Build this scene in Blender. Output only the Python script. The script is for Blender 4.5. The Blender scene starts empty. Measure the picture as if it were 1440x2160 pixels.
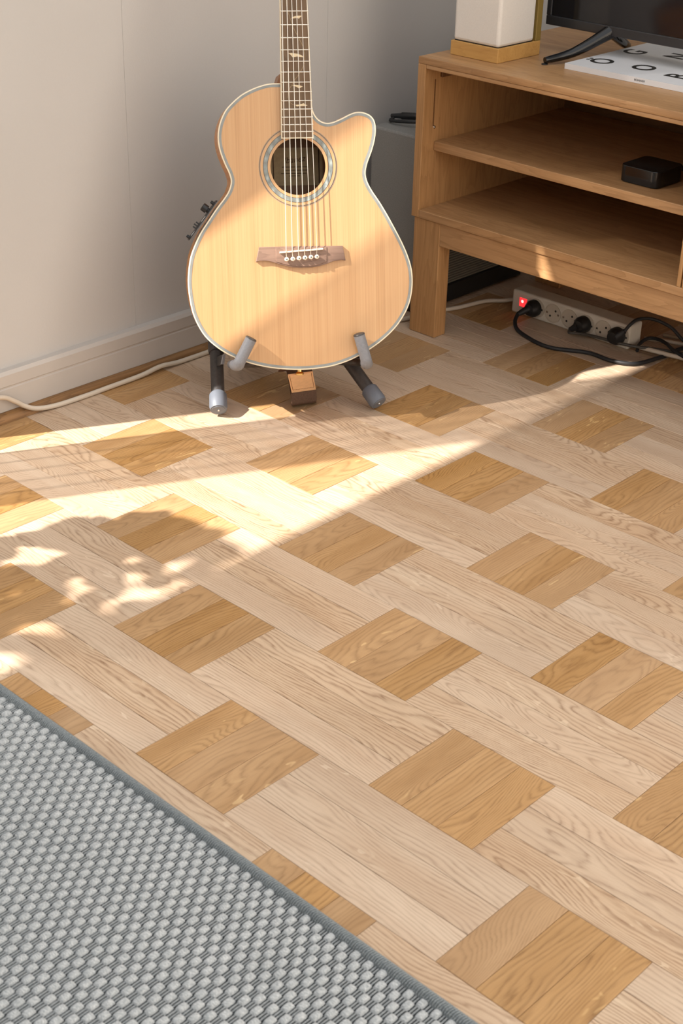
import bpy, bmesh, math, random
from mathutils import Vector, Matrix

random.seed(7)
S = bpy.context.scene
COL = S.collection
R = math.radians

# ------------------------------------------------------------------ camera
cam_d = bpy.data.cameras.new('camera')
cam = bpy.data.objects.new('camera', cam_d)
COL.objects.link(cam)
cam_d.sensor_fit = 'HORIZONTAL'
cam_d.sensor_width = 36.0
FPX = 3132.59
cam_d.lens = FPX / 1440.0 * 36.0
cam_d.clip_start = 0.05
CR = Vector((0.7219289, 0.6915844, 0.0230125))
CU = Vector((-0.3466396, 0.3326659, 0.8770259))
CF = Vector((-0.5988819, 0.6411274, -0.4798917))
CAM = Vector((1.341642, -1.140511, 1.146545))
cam.matrix_world = Matrix(((CR.x, CU.x, -CF.x, CAM.x), (CR.y, CU.y, -CF.y, CAM.y),
                           (CR.z, CU.z, -CF.z, CAM.z), (0, 0, 0, 1)))
cam_d.dof.use_dof = True
cam_d.dof.focus_distance = 2.55
cam_d.dof.aperture_fstop = 18.0
S.camera = cam

# ------------------------------------------------------------------ world, sun, exposure
world = bpy.data.worlds.new('world')
S.world = world
world.use_nodes = True
bg = world.node_tree.nodes['Background']
bg.inputs['Color'].default_value = (0.965, 0.98, 1.0, 1)
bg.inputs['Strength'].default_value = 1.30

SUN_DIR = Vector((0.3370, 0.6623, -0.6691))
sun_d = bpy.data.lights.new('sun', 'SUN')
sun_d.energy = 13.0
sun_d.angle = R(0.75)
sun_d.color = (1.0, 0.93, 0.85)
sun = bpy.data.objects.new('sun', sun_d)
COL.objects.link(sun)
sun.location = (-4, -6, 7)
sun.rotation_euler = SUN_DIR.to_track_quat('-Z', 'Y').to_euler()

S.view_settings.view_transform = 'Standard'
S.view_settings.look = 'None'
S.view_settings.gamma = 1.0
S.view_settings.use_curve_mapping = False
S.view_settings.exposure = 0.0

# ------------------------------------------------------------------ helpers: objects
def link(name, me, mat=None, parent=None, loc=None, rot=None):
    o = bpy.data.objects.new(name, me)
    COL.objects.link(o)
    if mat is not None and me is not None and hasattr(me, 'materials') and len(me.materials) == 0:
        me.materials.append(mat)
    if parent is not None:
        o.parent = parent
    if loc is not None:
        o.location = loc
    if rot is not None:
        o.rotation_euler = rot
    return o

def tag(o, label=None, cat=None, group=None, kind=None):
    if label: o['label'] = label
    if cat: o['category'] = cat
    if group: o['group'] = group
    if kind: o['kind'] = kind
    return o

def thing(name, label, cat, loc=(0, 0, 0), rot=(0, 0, 0), group=None):
    o = bpy.data.objects.new(name, None)
    COL.objects.link(o)
    o.location = loc
    o.rotation_euler = rot
    o.empty_display_size = 0.05
    return tag(o, label, cat, group)

def finish(bm, name, smooth=False, angle=40):
    me = bpy.data.meshes.new(name)
    bmesh.ops.recalc_face_normals(bm, faces=bm.faces[:])
    bm.to_mesh(me)
    bm.free()
    if smooth:
        for p in me.polygons: p.use_smooth = True
        me.set_sharp_from_angle(angle=R(angle))
        # keep large flat faces flat next to the small faces of a bevel
        first = {}
        ar = [p.area for p in me.polygons]
        attr = me.attributes.get('sharp_edge') or me.attributes.new('sharp_edge', 'BOOLEAN', 'EDGE')
        for p in me.polygons:
            for li in p.loop_indices:
                e = me.loops[li].edge_index
                if e in first:
                    a, b = ar[first[e]], ar[p.index]
                    if max(a, b) > 12*min(a, b): attr.data[e].value = True
                else:
                    first[e] = p.index
    return me

def box_bm(lo, hi, bevel=0.0, seg=2, bm=None):
    own = bmesh.new()
    x0, y0, z0 = lo; x1, y1, z1 = hi
    v = [own.verts.new(p) for p in ((x0,y0,z0),(x1,y0,z0),(x1,y1,z0),(x0,y1,z0),(x0,y0,z1),(x1,y0,z1),(x1,y1,z1),(x0,y1,z1))]
    for f in ((0,3,2,1),(4,5,6,7),(0,1,5,4),(1,2,6,5),(2,3,7,6),(3,0,4,7)):
        own.faces.new([v[i] for i in f])
    if bevel > 0:
        bmesh.ops.bevel(own, geom=own.edges[:], offset=bevel, segments=seg, profile=0.5, affect='EDGES')
    if bm is None:
        return own
    tmp = bpy.data.meshes.new('tmp'); own.to_mesh(tmp); own.free(); bm.from_mesh(tmp); bpy.data.meshes.remove(tmp)
    return bm

def box(name, lo, hi, mat, parent=None, bevel=0.0, seg=2, smooth=False):
    me = finish(box_bm(lo, hi, bevel, seg), name, smooth or bevel > 0, 50)
    return link(name, me, mat, parent)

def catmull(pts, n=8, closed=False):
    P = [Vector(p) for p in pts]
    out = []
    N = len(P)
    rng = range(N) if closed else range(N - 1)
    for i in rng:
        if closed:
            a, b, c, d = P[(i-1) % N], P[i], P[(i+1) % N], P[(i+2) % N]
        else:
            a, b, c, d = P[max(i-1, 0)], P[i], P[i+1], P[min(i+2, N-1)]
        for k in range(n):
            t = k / n
            out.append(0.5*((2*b) + (c-a)*t + (2*a-5*b+4*c-d)*t*t + (3*b-a-3*c+d)*t*t*t))
    if not closed:
        out.append(P[-1].copy())
    return out

def tube_bm(pts, rad, seg=10, bm=None, caps=True):
    """round tube along a polyline; rad a number or a list"""
    bm = bm or bmesh.new()
    P = [Vector(p) for p in pts]
    n = len(P)
    rr = rad if isinstance(rad, (list, tuple)) else [rad]*n
    T = []
    for i in range(n):
        t = P[min(i+1, n-1)] - P[max(i-1, 0)]
        T.append(t.normalized())
    ref = Vector((0, 0, 1)) if abs(T[0].z) < 0.9 else Vector((1, 0, 0))
    u = T[0].cross(ref).normalized()
    rings = []
    for i in range(n):
        u = (u - T[i]*u.dot(T[i])).normalized()
        w = T[i].cross(u)
        rings.append([bm.verts.new(P[i] + (u*math.cos(2*math.pi*k/seg) + w*math.sin(2*math.pi*k/seg))*rr[i]) for k in range(seg)])
    for i in range(n-1):
        for k in range(seg):
            bm.faces.new((rings[i][k], rings[i][(k+1) % seg], rings[i+1][(k+1) % seg], rings[i+1][k]))
    if caps:
        bm.faces.new(rings[0]); bm.faces.new(rings[-1])
    return bm

def tube(name, pts, rad, mat, parent=None, seg=10):
    return link(name, finish(tube_bm(pts, rad, seg), name, True, 55), mat, parent)

def prism_bm(poly, z0, z1, bevel=0.0, seg=2):
    """closed 2-D outline extruded from z0 to z1"""
    bm = bmesh.new()
    a = [bm.verts.new((p[0], p[1], z0)) for p in poly]
    b = [bm.verts.new((p[0], p[1], z1)) for p in poly]
    n = len(poly)
    bm.faces.new(a); top = bm.faces.new(b)
    for i in range(n):
        bm.faces.new((a[i], a[(i+1) % n], b[(i+1) % n], b[i]))
    bmesh.ops.recalc_face_normals(bm, faces=bm.faces[:])
    if bevel:
        e = [x for x in bm.edges if all(abs(v.co.z - z1) < 1e-9 for v in x.verts)]
        bmesh.ops.bevel(bm, geom=e, offset=bevel, segments=seg, profile=0.5, affect='EDGES')
    return bm

def prism(name, poly, z0, z1, mat, parent=None, bevel=0.0, smooth=True):
    return link(name, finish(prism_bm(poly, z0, z1, bevel), name, smooth, 35), mat, parent)

def lathe_bm(prof, seg=24, bm=None, M=None):
    """profile of (radius, z) turned about z"""
    bm = bm or bmesh.new()
    rings = []
    for r, z in prof:
        if r < 1e-7:
            rings.append([bm.verts.new((0, 0, z))])
        else:
            rings.append([bm.verts.new((r*math.cos(2*math.pi*k/seg), r*math.sin(2*math.pi*k/seg), z)) for k in range(seg)])
    for i in range(len(rings)-1):
        A, B = rings[i], rings[i+1]
        for k in range(seg):
            k2 = (k+1) % seg
            if len(A) == 1 and len(B) == 1: continue
            if len(A) == 1: bm.faces.new((A[0], B[k], B[k2]))
            elif len(B) == 1: bm.faces.new((A[k], A[k2], B[0]))
            else: bm.faces.new((A[k], A[k2], B[k2], B[k]))
    if M is not None:
        bmesh.ops.transform(bm, matrix=M, verts=[v for ring in rings for v in ring])
    return bm

def lathe(name, prof, mat, parent=None, loc=None, rot=None, seg=24):
    return link(name, finish(lathe_bm(prof, seg), name, True, 40), mat, parent, loc, rot)

def annulus(name, r0, r1, z, cx, cy, mat, parent, seg=72, h=0.0003):
    bm = bmesh.new()
    A = []
    for r, zz in ((r0, z), (r0, z+h), (r1, z+h), (r1, z)):
        A.append([bm.verts.new((cx+r*math.cos(2*math.pi*k/seg), cy+r*math.sin(2*math.pi*k/seg), zz)) for k in range(seg)])
    for i in range(3):
        for k in range(seg):
            bm.faces.new((A[i][k], A[i][(k+1) % seg], A[i+1][(k+1) % seg], A[i+1][k]))
    return link(name, finish(bm, name), mat, parent)

def text(name, s, size, mat, parent, loc, rot=(0, 0, 0), depth=0.0002, shear=0.0, bold=0.0, align='CENTER'):
    c = bpy.data.curves.new(name, 'FONT')
    c.body = s; c.size = size; c.extrude = depth; c.shear = shear; c.offset = bold
    c.align_x = align; c.align_y = 'CENTER'; c.resolution_u = 4
    tmp = bpy.data.objects.new('tmp_text', c)
    COL.objects.link(tmp)
    dg = bpy.context.evaluated_depsgraph_get()
    me = bpy.data.meshes.new_from_object(tmp.evaluated_get(dg))
    bpy.data.objects.remove(tmp); bpy.data.curves.remove(c)
    me.name = name
    me.materials.clear()
    return link(name, me, mat, parent, loc, rot)

# ------------------------------------------------------------------ helpers: materials
class NT:
    def __init__(self, name):
        self.m = bpy.data.materials.new(name)
        self.m.use_nodes = True
        self.t = self.m.node_tree
        self.b = self.t.nodes['Principled BSDF']
        self.out = self.t.nodes['Material Output']
    def n(self, kind, **kw):
        nd = self.t.nodes.new(kind)
        for k, v in kw.items():
            if hasattr(nd, k): setattr(nd, k, v)
        return nd
    def l(self, a, b): self.t.links.new(a, b)
    def coords(self, kind='Object', scale=(1, 1, 1), offset=None, rnd=0.0):
        tc = self.n('ShaderNodeTexCoord')
        mp = self.n('ShaderNodeMapping')
        mp.inputs['Scale'].default_value = scale
        self.l(tc.outputs[kind], mp.inputs['Vector'])
        if rnd:
            oi = self.n('ShaderNodeObjectInfo')
            mu = self.n('ShaderNodeMath', operation='MULTIPLY')
            mu.inputs[1].default_value = rnd
            self.l(oi.outputs['Random'], mu.inputs[0])
            cb = self.n('ShaderNodeCombineXYZ')
            for k in range(3): self.l(mu.outputs[0], cb.inputs[k])
            self.l(cb.outputs[0], mp.inputs['Location'])
        return mp.outputs['Vector']
    def noise(self, vec, scale, detail=3, rough=0.5, dist=0.0):
        nd = self.n('ShaderNodeTexNoise')
        nd.inputs['Scale'].default_value = scale
        nd.inputs['Detail'].default_value = detail
        nd.inputs['Roughness'].default_value = rough
        nd.inputs['Distortion'].default_value = dist
        if vec is not None: self.l(vec, nd.inputs['Vector'])
        return nd.outputs['Fac']
    def ramp(self, fac, stops):
        nd = self.n('ShaderNodeValToRGB')
        cr = nd.color_ramp
        while len(cr.elements) < len(stops): cr.elements.new(0.5)
        for e, (p, c) in zip(cr.elements, stops):
            e.position = p
            e.color = (c[0], c[1], c[2], 1) if not isinstance(c, (int, float)) else (c, c, c, 1)
        self.l(fac, nd.inputs['Fac'])
        return nd.outputs['Color']
    def mix(self, a, b, fac, mode='MIX'):
        nd = self.n('ShaderNodeMix', data_type='RGBA', blend_type=mode)
        for s, v in ((nd.inputs[6], a), (nd.inputs[7], b)):
            if isinstance(v, (tuple, list)): s.default_value = (v[0], v[1], v[2], 1)
            else: self.l(v, s)
        if isinstance(fac, (int, float)): nd.inputs[0].default_value = fac
        else: self.l(fac, nd.inputs[0])
        return nd.outputs[2]
    def math(self, op, a, b=None):
        nd = self.n('ShaderNodeMath', operation=op)
        for i, v in enumerate((a, b)):
            if v is None: continue
            if isinstance(v, (int, float)): nd.inputs[i].default_value = v
            else: self.l(v, nd.inputs[i])
        return nd.outputs[0]
    def bump(self, h, strength=0.2, dist=0.001):
        nd = self.n('ShaderNodeBump')
        nd.inputs['Strength'].default_value = strength
        nd.inputs['Distance'].default_value = dist
        self.l(h, nd.inputs['Height'])
        self.l(nd.outputs['Normal'], self.b.inputs['Normal'])
    def color(self, c):
        if isinstance(c, (tuple, list)): self.b.inputs['Base Color'].default_value = (c[0], c[1], c[2], 1)
        else: self.l(c, self.b.inputs['Base Color'])
    def set(self, **kw):
        for k, v in kw.items():
            self.b.inputs[k.replace('_', ' ')].default_value = v
        return self.m

def srgb(r, g, b):
    f = lambda c: ((c/255.0 + 0.055)/1.055)**2.4 if c > 10 else c/255.0/12.92
    return (f(r), f(g), f(b))

def plain(name, rgb, rough=0.5, metal=0.0, var=0.06, scale=40.0, bump=0.0, spec=0.5):
    t = NT(name)
    v = t.coords('Object')
    nz = t.noise(v, scale, 3)
    lo = tuple(c*(1-var) for c in rgb); hi = tuple(min(1, c*(1+var)) for c in rgb)
    t.color(t.ramp(nz, [(0.3, lo), (0.7, hi)]))
    if bump: t.bump(nz, bump)
    t.set(Roughness=rough, Metallic=metal, Specular_IOR_Level=spec)
    return t.m

def wood(name, dark, light, axis='X', rough=0.42, rnd=0.0, fine=1.0, contrast=1.0, tint=0.0, bump=0.12, spec=0.45, fleck=0.0):
    """oak-like grain running along the given object axis"""
    t = NT(name)
    k = {'X': (1, 0), 'Y': (1, 1), 'Z': (1, 2)}[axis][1]
    def sc(al, ac):
        s = [ac, ac, ac]; s[k] = al; return tuple(s)
    v1 = t.coords('Object', sc(2.2, 26), rnd=rnd*37.0)
    v2 = t.coords('Object', sc(6*fine, 260*fine), rnd=rnd*91.0)
    v3 = t.coords('Object', sc(1.2, 7), rnd=rnd*53.0)
    warp = t.noise(v3, 1.0, 2)
    n1 = t.noise(v1, 1.0, 4, 0.55, 0.6)
    # cathedral rings: distorted bands
    add = t.math('ADD', t.math('MULTIPLY', warp, 9.0), t.math('MULTIPLY', n1, 2.0))
    ring = t.math('FRACT', t.math('MULTIPLY', add, 2.6))
    ring = t.math('POWER', ring, 2.2)
    n2 = t.noise(v2, 1.0, 3, 0.6)
    pore = t.ramp(n2, [(0.36, 1.0), (0.5, 0.0)])
    f = t.math('ADD', t.math('MULTIPLY', n1, 0.55), t.math('MULTIPLY', ring, 0.22*contrast))
    f = t.math('ADD', f, t.math('MULTIPLY', pore, 0.16*contrast))
    mid = tuple((a+b)/2 for a, b in zip(dark, light))
    c = t.ramp(f, [(0.18, light), (0.45, mid), (0.8, dark)])
    if fleck:
        v4 = t.coords('Object', sc(26, 60), rnd=rnd*17.0)
        fl = t.ramp(t.noise(v4, 1.0, 1, 0.4, 1.2), [(0.70, 0.0), (0.74, 1.0)])
        v5 = t.coords('Object', sc(4, 9), rnd=rnd*71.0)
        msk = t.ramp(t.noise(v5, 1.0, 1), [(0.56, 0.0), (0.66, 1.0)])
        c = t.mix(c, tuple(min(1, x*1.5) for x in light), t.math('MULTIPLY', t.math('MULTIPLY', fl, msk), fleck))
    if tint:
        oi = t.n('ShaderNodeObjectInfo')
        hs = t.n('ShaderNodeHueSaturation')
        t.l(c, hs.inputs['Color'])
        r2 = t.math('FRACT', t.math('MULTIPLY', oi.outputs['Random'], 7.31))
        t.l(t.math('ADD', t.math('MULTIPLY', oi.outputs['Random'], tint), 1.0 - tint/2), hs.inputs['Value'])
        t.l(t.math('ADD', t.math('MULTIPLY', r2, tint), 1.0 - tint/2), hs.inputs['Saturation'])
        c = hs.outputs['Color']
    t.color(c)
    if bump: t.bump(t.math('SUBTRACT', 1.0, pore), bump, 0.0004)
    t.set(Roughness=rough, Specular_IOR_Level=spec)
    return t.m

def plank_wood(name, base, alt, line, rough=0.40, freq=150.0, warp=24.0, depth=0.95, fleck=0.0, fleck_rgb=(1, 1, 1), val=0.10):
    """oak strip: growth lines along local X, bending into arches, with short pores and silver flecks"""
    t = NT(name)
    p = t.coords('Object', (1, 1, 1), rnd=23.0)
    sep = t.n('ShaderNodeSeparateXYZ'); t.l(p, sep.inputs[0])
    oi = t.n('ShaderNodeObjectInfo')
    r1 = oi.outputs['Random']
    r2 = t.math('FRACT', t.math('MULTIPLY', r1, 7.31)); r3 = t.math('FRACT', t.math('MULTIPLY', r1, 17.77))
    w1 = t.noise(t.coords('Object', (4.2, 15, 1), rnd=37.0), 1.0, 1, 0.35)
    w2 = t.noise(t.coords('Object', (14, 60, 1), rnd=11.0), 1.0, 2, 0.5)
    # how strongly the lines arch differs from strip to strip
    amp = t.math('MULTIPLY', t.math('ADD', t.math('MULTIPLY', t.math('POWER', r2, 2.0), 1.5), 0.35), warp)
    ph = t.math('ADD', t.math('MULTIPLY', sep.outputs['Y'], freq), t.math('ADD', t.math('MULTIPLY', w1, amp), t.math('MULTIPLY', w2, 2.2)))
    fr = t.math('FRACT', ph)
    ln = t.ramp(fr, [(0.0, 0.9), (0.14, 0.4), (0.42, 0.0), (0.72, 0.08), (1.0, 1.0)])
    por = t.ramp(t.noise(t.coords('Object', (45, 1500, 1), rnd=5.0), 1.0, 2, 0.6), [(0.40, 1.0), (0.54, 0.0)])
    pat = t.noise(t.coords('Object', (5, 30, 1), rnd=71.0), 1.0, 3, 0.5)
    c = t.mix(base, alt, t.ramp(pat, [(0.3, 0.0), (0.7, 1.0)]))
    stren = t.math('MULTIPLY', t.math('MULTIPLY', t.math('ADD', t.math('MULTIPLY', r3, 0.5), 0.55), t.math('ADD', t.math('MULTIPLY', w2, 1.2), 0.25)), depth)
    lf = t.math('MULTIPLY', t.math('ADD', t.math('MULTIPLY', ln, 0.62), t.math('MULTIPLY', t.math('MULTIPLY', por, t.math('ADD', t.math('MULTIPLY', ln, 0.6), 0.35)), 0.55)), stren)
    c = t.mix(c, line, lf)
    if fleck:
        fl = t.ramp(t.noise(t.coords('Object', (24, 70, 1), rnd=17.0), 1.0, 1, 0.4, 1.4), [(0.66, 0.0), (0.71, 1.0)])
        msk = t.ramp(t.noise(t.coords('Object', (4, 14, 1), rnd=61.0), 1.0, 1), [(0.55, 0.0), (0.64, 1.0)])
        c = t.mix(c, fleck_rgb, t.math('MULTIPLY', t.math('MULTIPLY', fl, msk), fleck))
    hs = t.n('ShaderNodeHueSaturation')
    t.l(c, hs.inputs['Color'])
    t.l(t.math('ADD', t.math('MULTIPLY', r1, val), 1.0 - val/2), hs.inputs['Value'])
    t.l(t.math('ADD', t.math('MULTIPLY', r3, val*1.6), 1.0 - val*0.8), hs.inputs['Saturation'])
    t.color(hs.outputs['Color'])
    t.bump(t.math('SUBTRACT', 1.0, por), 0.10, 0.0003)
    t.set(Roughness=rough, Specular_IOR_Level=0.28)
    return t.m

M = {}
M['plank_light'] = plank_wood('oak_light', srgb(208, 185, 160), srgb(196, 169, 142), srgb(136, 106, 82), fleck=0.45, fleck_rgb=srgb(226, 206, 180))
M['plank_dark'] = plank_wood('oak_dark', srgb(190, 153, 110), srgb(173, 135, 92), srgb(122, 89, 57), freq=140, depth=0.8, fleck=0.7, fleck_rgb=srgb(216, 182, 132), val=0.13)
M['subfloor'] = plain('subfloor', srgb(60, 40, 24), 0.8)
# wallpaper
t = NT('wallpaper')
v = t.coords('Object')
nz = t.noise(v, 260, 2); nb = t.noise(v, 1.6, 3)
t.color(t.mix(t.ramp(nb, [(0.3, srgb(189, 187, 184)), (0.7, srgb(196, 194, 192))]), srgb(183, 180, 178), t.math('MULTIPLY', nz, 0.25)))
t.bump(nz, 0.18, 0.0006)
t.set(Roughness=0.75, Specular_IOR_Level=0.25)
M['wall'] = t.m
M['paint'] = plain('skirting_paint', srgb(186, 180, 174), 0.42, var=0.03, scale=14)
M['white_wall'] = plain('white_wall_paint', srgb(226, 223, 218), 0.7, var=0.02, scale=8)
M['white_paint'] = plain('window_paint', srgb(228, 226, 220), 0.4, var=0.02)
M['quarter'] = wood('quarter_round', srgb(92, 62, 34), srgb(146, 108, 66), 'Y', 0.5)
M['bench'] = wood('bench_oak', srgb(138, 100, 62), srgb(188, 146, 102), 'X', 0.42, contrast=0.8, rnd=0.3)
M['bench_v'] = wood('bench_oak_upright', srgb(142, 101, 60), srgb(192, 147, 98), 'Z', 0.42, contrast=0.7, rnd=0.3)
M['bench_dark'] = wood('bench_back', srgb(92, 60, 32), srgb(122, 84, 50), 'X', 0.6)
M['oakpale'] = wood('speaker_oak', srgb(172, 124, 62), srgb(206, 160, 94), 'X', 0.5, contrast=0.5)
M['black_gloss'] = plain('black_gloss', srgb(20, 20, 21), 0.12, var=0.05)
M['black'] = plain('black_plastic', srgb(30, 30, 31), 0.4, var=0.1)
M['black_soft'] = plain('black_rubber', srgb(34, 34, 36), 0.55, var=0.1)
M['chrome'] = plain('polished_metal', (0.72, 0.72, 0.72), 0.18, metal=1.0, var=0.02)
M['gold'] = plain('brass', (0.78, 0.58, 0.24), 0.25, metal=1.0, var=0.02)
M['steel'] = plain('string_metal', (0.86, 0.82, 0.74), 0.3, metal=0.75, var=0.02)
M['cream'] = plain('cream_plastic', srgb(232, 218, 190), 0.35, var=0.03)
M['bone'] = plain('bone', srgb(240, 232, 214), 0.35, var=0.03)
M['white_plastic'] = plain('white_plastic', srgb(214, 208, 196), 0.42, var=0.02)
M['white_cable'] = plain('white_cable', srgb(202, 190, 174), 0.45, var=0.03)
M['grey_cable'] = plain('grey_cable', srgb(70, 66, 60), 0.35, var=0.05)
M['socket'] = plain('socket_recess', srgb(196, 186, 170), 0.5, var=0.03)
M['foam'] = plain('foam_grip', srgb(128, 130, 136), 0.5, var=0.08, scale=300, bump=0.15)
M['stand'] = plain('stand_metal', srgb(74, 72, 72), 0.42, metal=0.3, var=0.12, scale=200)
M['foot'] = plain('foot_rubber', srgb(104, 110, 120), 0.45, var=0.08)
M['leather'] = plain('tan_leather', srgb(224, 184, 142), 0.55, var=0.06, scale=120, bump=0.15)
M['thread'] = plain('thread', srgb(150, 104, 66), 0.7)
M['web'] = plain('strap_webbing', srgb(82, 60, 46), 0.75, var=0.2, scale=400, bump=0.3)
M['paper'] = plain('paper', srgb(226, 226, 228), 0.45, var=0.01)
M['ink'] = plain('ink', srgb(34, 32, 28), 0.6)
M['speaker_white'] = plain('speaker_cloth', srgb(226, 220, 212), 0.7, var=0.03, scale=500, bump=0.1)
M['olive'] = wood('speaker_back_wood', srgb(112, 92, 40), srgb(140, 116, 56), 'Z', 0.6, contrast=0.4)
M['gtop'] = None
# spruce top: straight fine grain
t = NT('spruce_top')
v = t.coords('Object', (420, 3, 1)); v2 = t.coords('Object', (60, 1.2, 1)); v3 = t.coords('Object', (6, 3, 1))
g1 = t.noise(v, 1.0, 2, 0.5); g2 = t.noise(v2, 1.0, 2); g3 = t.noise(v3, 1.0, 2)
f = t.math('ADD', t.math('MULTIPLY', g1, 0.6), t.math('MULTIPLY', g2, 0.4))
c = t.ramp(f, [(0.30, srgb(208, 168, 123)), (0.55, srgb(198, 155, 109)), (0.75, srgb(178, 135, 90))])
t.color(t.mix(c, srgb(192, 140, 86), t.math('MULTIPLY', g3, 0.3)))
t.set(Roughness=0.32, Specular_IOR_Level=0.5)
t.b.inputs['Coat Weight'].default_value = 0.25
t.b.inputs['Coat Roughness'].default_value = 0.15
M['gtop'] = t.m
M['gside'] = wood('guitar_side', srgb(178, 106, 36), srgb(226, 152, 68), 'Z', 0.25, contrast=0.5)
M['gback'] = wood('guitar_back', srgb(96, 62, 34), srgb(128, 88, 50), 'Y', 0.5, contrast=0.4)
M['neck'] = wood('guitar_neck', srgb(122, 76, 42), srgb(160, 108, 64), 'Y', 0.4, contrast=0.4)
M['rosewood'] = wood('rosewood', srgb(74, 54, 36), srgb(122, 96, 68), 'Y', 0.5, contrast=0.7)
M['rosewood_x'] = wood('rosewood_bridge', srgb(96, 72, 62), srgb(150, 122, 106), 'X', 0.5, contrast=0.8)
t = NT('abalone')
v = t.coords('Object')
vo = t.n('ShaderNodeTexVoronoi'); vo.inputs['Scale'].default_value = 130
t.l(t.coords('Object', (1, 0.6, 1)), vo.inputs['Vector'])
c = t.ramp(vo.outputs['Distance'], [(0.1, srgb(176, 186, 186)), (0.4, srgb(120, 136, 142)), (0.7, srgb(92, 96, 100))])
t.color(t.mix(c, srgb(150, 152, 140), t.math('MULTIPLY', t.noise(v, 90, 3), 0.8)))
t.set(Roughness=0.2)
M['abalone'] = t.m
M['purfling'] = plain('purfling', srgb(136, 140, 138), 0.25, var=0.12, scale=60)
M['darkline'] = plain('dark_inlay_line', srgb(52, 48, 44), 0.4)
M['inlay'] = plain('pearl_inlay', srgb(226, 206, 170), 0.3, var=0.06)
M['vine'] = plain('vine_inlay', srgb(170, 144, 104), 0.4)
M['label'] = plain('label_paper', srgb(176, 152, 116), 0.8, var=0.1, scale=120)
M['labelink'] = plain('label_ink', srgb(74, 50, 34), 0.8)
# amplifier cloths
M['carpet'] = plain('amp_vinyl', srgb(134, 133, 130), 0.85, var=0.2, scale=700, bump=0.4)
t = NT('amp_grille')
v = t.coords('Object')
wv = t.n('ShaderNodeTexWave', bands_direction='Z'); wv.inputs['Scale'].default_value = 55; wv.inputs['Distortion'].default_value = 0.4
t.l(v, wv.inputs['Vector'])
t.color(t.ramp(wv.outputs['Fac'], [(0.2, srgb(70, 66, 58)), (0.8, srgb(112, 106, 94))]))
t.bump(wv.outputs['Fac'], 0.5, 0.002); t.set(Roughness=0.85)
M['grille'] = t.m
# rug yarns
def yarn(name, lo, hi):
    t = NT(name)
    v = t.coords('Object', (1, 1, 1))
    n1 = t.noise(t.coords('Object', (300, 1400, 600)), 1.0, 2)
    n2 = t.noise(v, 14, 2)
    c = t.ramp(n1, [(0.3, lo), (0.7, hi)])
    t.color(t.mix(c, tuple(x*0.85 for x in lo), t.math('MULTIPLY', n2, 0.35)))
    t.bump(n1, 0.5, 0.0006)
    t.set(Roughness=0.9, Specular_IOR_Level=0.2)
    return t.m
M['yarn'] = yarn('rug_yarn', srgb(142, 148, 151), srgb(212, 215, 216))
M['yarn_gap_shade'] = yarn('rug_gap_shade', srgb(34, 37, 40), srgb(50, 54, 58))  # near-black backing colour stands in for shade in the slits between tufts
M['yarn_rib'] = yarn('rug_rib_yarn', srgb(126, 132, 135), srgb(180, 184, 186))
M['yarn_edge'] = yarn('rug_edge_yarn', srgb(104, 112, 116), srgb(154, 160, 162))
# lit switch
t = NT('lit_switch')
t.color(srgb(220, 20, 26))
t.b.inputs['Emission Color'].default_value = (1.0, 0.035, 0.04, 1)
t.b.inputs['Emission Strength'].default_value = 1.3
t.set(Roughness=0.25)
M['switch'] = t.m
t = NT('switch_lamp')
t.color(srgb(255, 150, 140))
t.b.inputs['Emission Color'].default_value = (1.0, 0.42, 0.38, 1)
t.b.inputs['Emission Strength'].default_value = 2.2
M['switch_lamp'] = t.m
# clear pane and sheer cloths
def seethrough(name, rgb, transp, rough=0.5, cloth=True):
    m = bpy.data.materials.new(name); m.use_nodes = True
    nt = m.node_tree; nt.nodes.clear()
    out = nt.nodes.new('ShaderNodeOutputMaterial')
    tr = nt.nodes.new('ShaderNodeBsdfTransparent'); tr.inputs[0].default_value = (1, 1, 1, 1)
    if cloth:
        d = nt.nodes.new('ShaderNodeBsdfTranslucent'); d.inputs[0].default_value = (*rgb, 1)
    else:
        d = nt.nodes.new('ShaderNodeBsdfGlossy'); d.inputs[0].default_value = (*rgb, 1); d.inputs['Roughness'].default_value = rough
    mx = nt.nodes.new('ShaderNodeMixShader'); mx.inputs[0].default_value = 1 - transp
    nt.links.new(tr.outputs[0], mx.inputs[1]); nt.links.new(d.outputs[0], mx.inputs[2]); nt.links.new(mx.outputs[0], out.inputs[0])
    return m
M['glass'] = seethrough('window_glass', (0.9, 0.92, 0.92), 0.95, 0.02, cloth=False)
M['sheer'] = seethrough('sheer_curtain', (0.35, 0.33, 0.30), 0.24)
M['blind'] = seethrough('roller_blind', (0.35, 0.33, 0.30), 0.20)
M['leaf'] = plain('leaf_green', srgb(52, 92, 40), 0.4, var=0.2, scale=30)
M['stem'] = plain('stem_brown', srgb(96, 84, 50), 0.7)
M['pot'] = plain('terracotta', srgb(176, 104, 70), 0.8)
M['soil'] = plain('soil', srgb(50, 36, 26), 0.9, var=0.3, scale=200)

# ------------------------------------------------------------------ floor
W = 0.16
XW = -0.7616          # inner face of the wall on the left of the picture
YB = 1.585            # inner face of the wall behind the bench
P3, SA = 3.0443*W, 1.0061*W

floor_o = box('floor', (-0.95, -3.6, -0.06), (3.2, 1.75, -0.0085), M['subfloor'])
tag(floor_o, 'oak parquet floor in a basket pattern of pale strips and brown squares', kind='structure')

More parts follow.
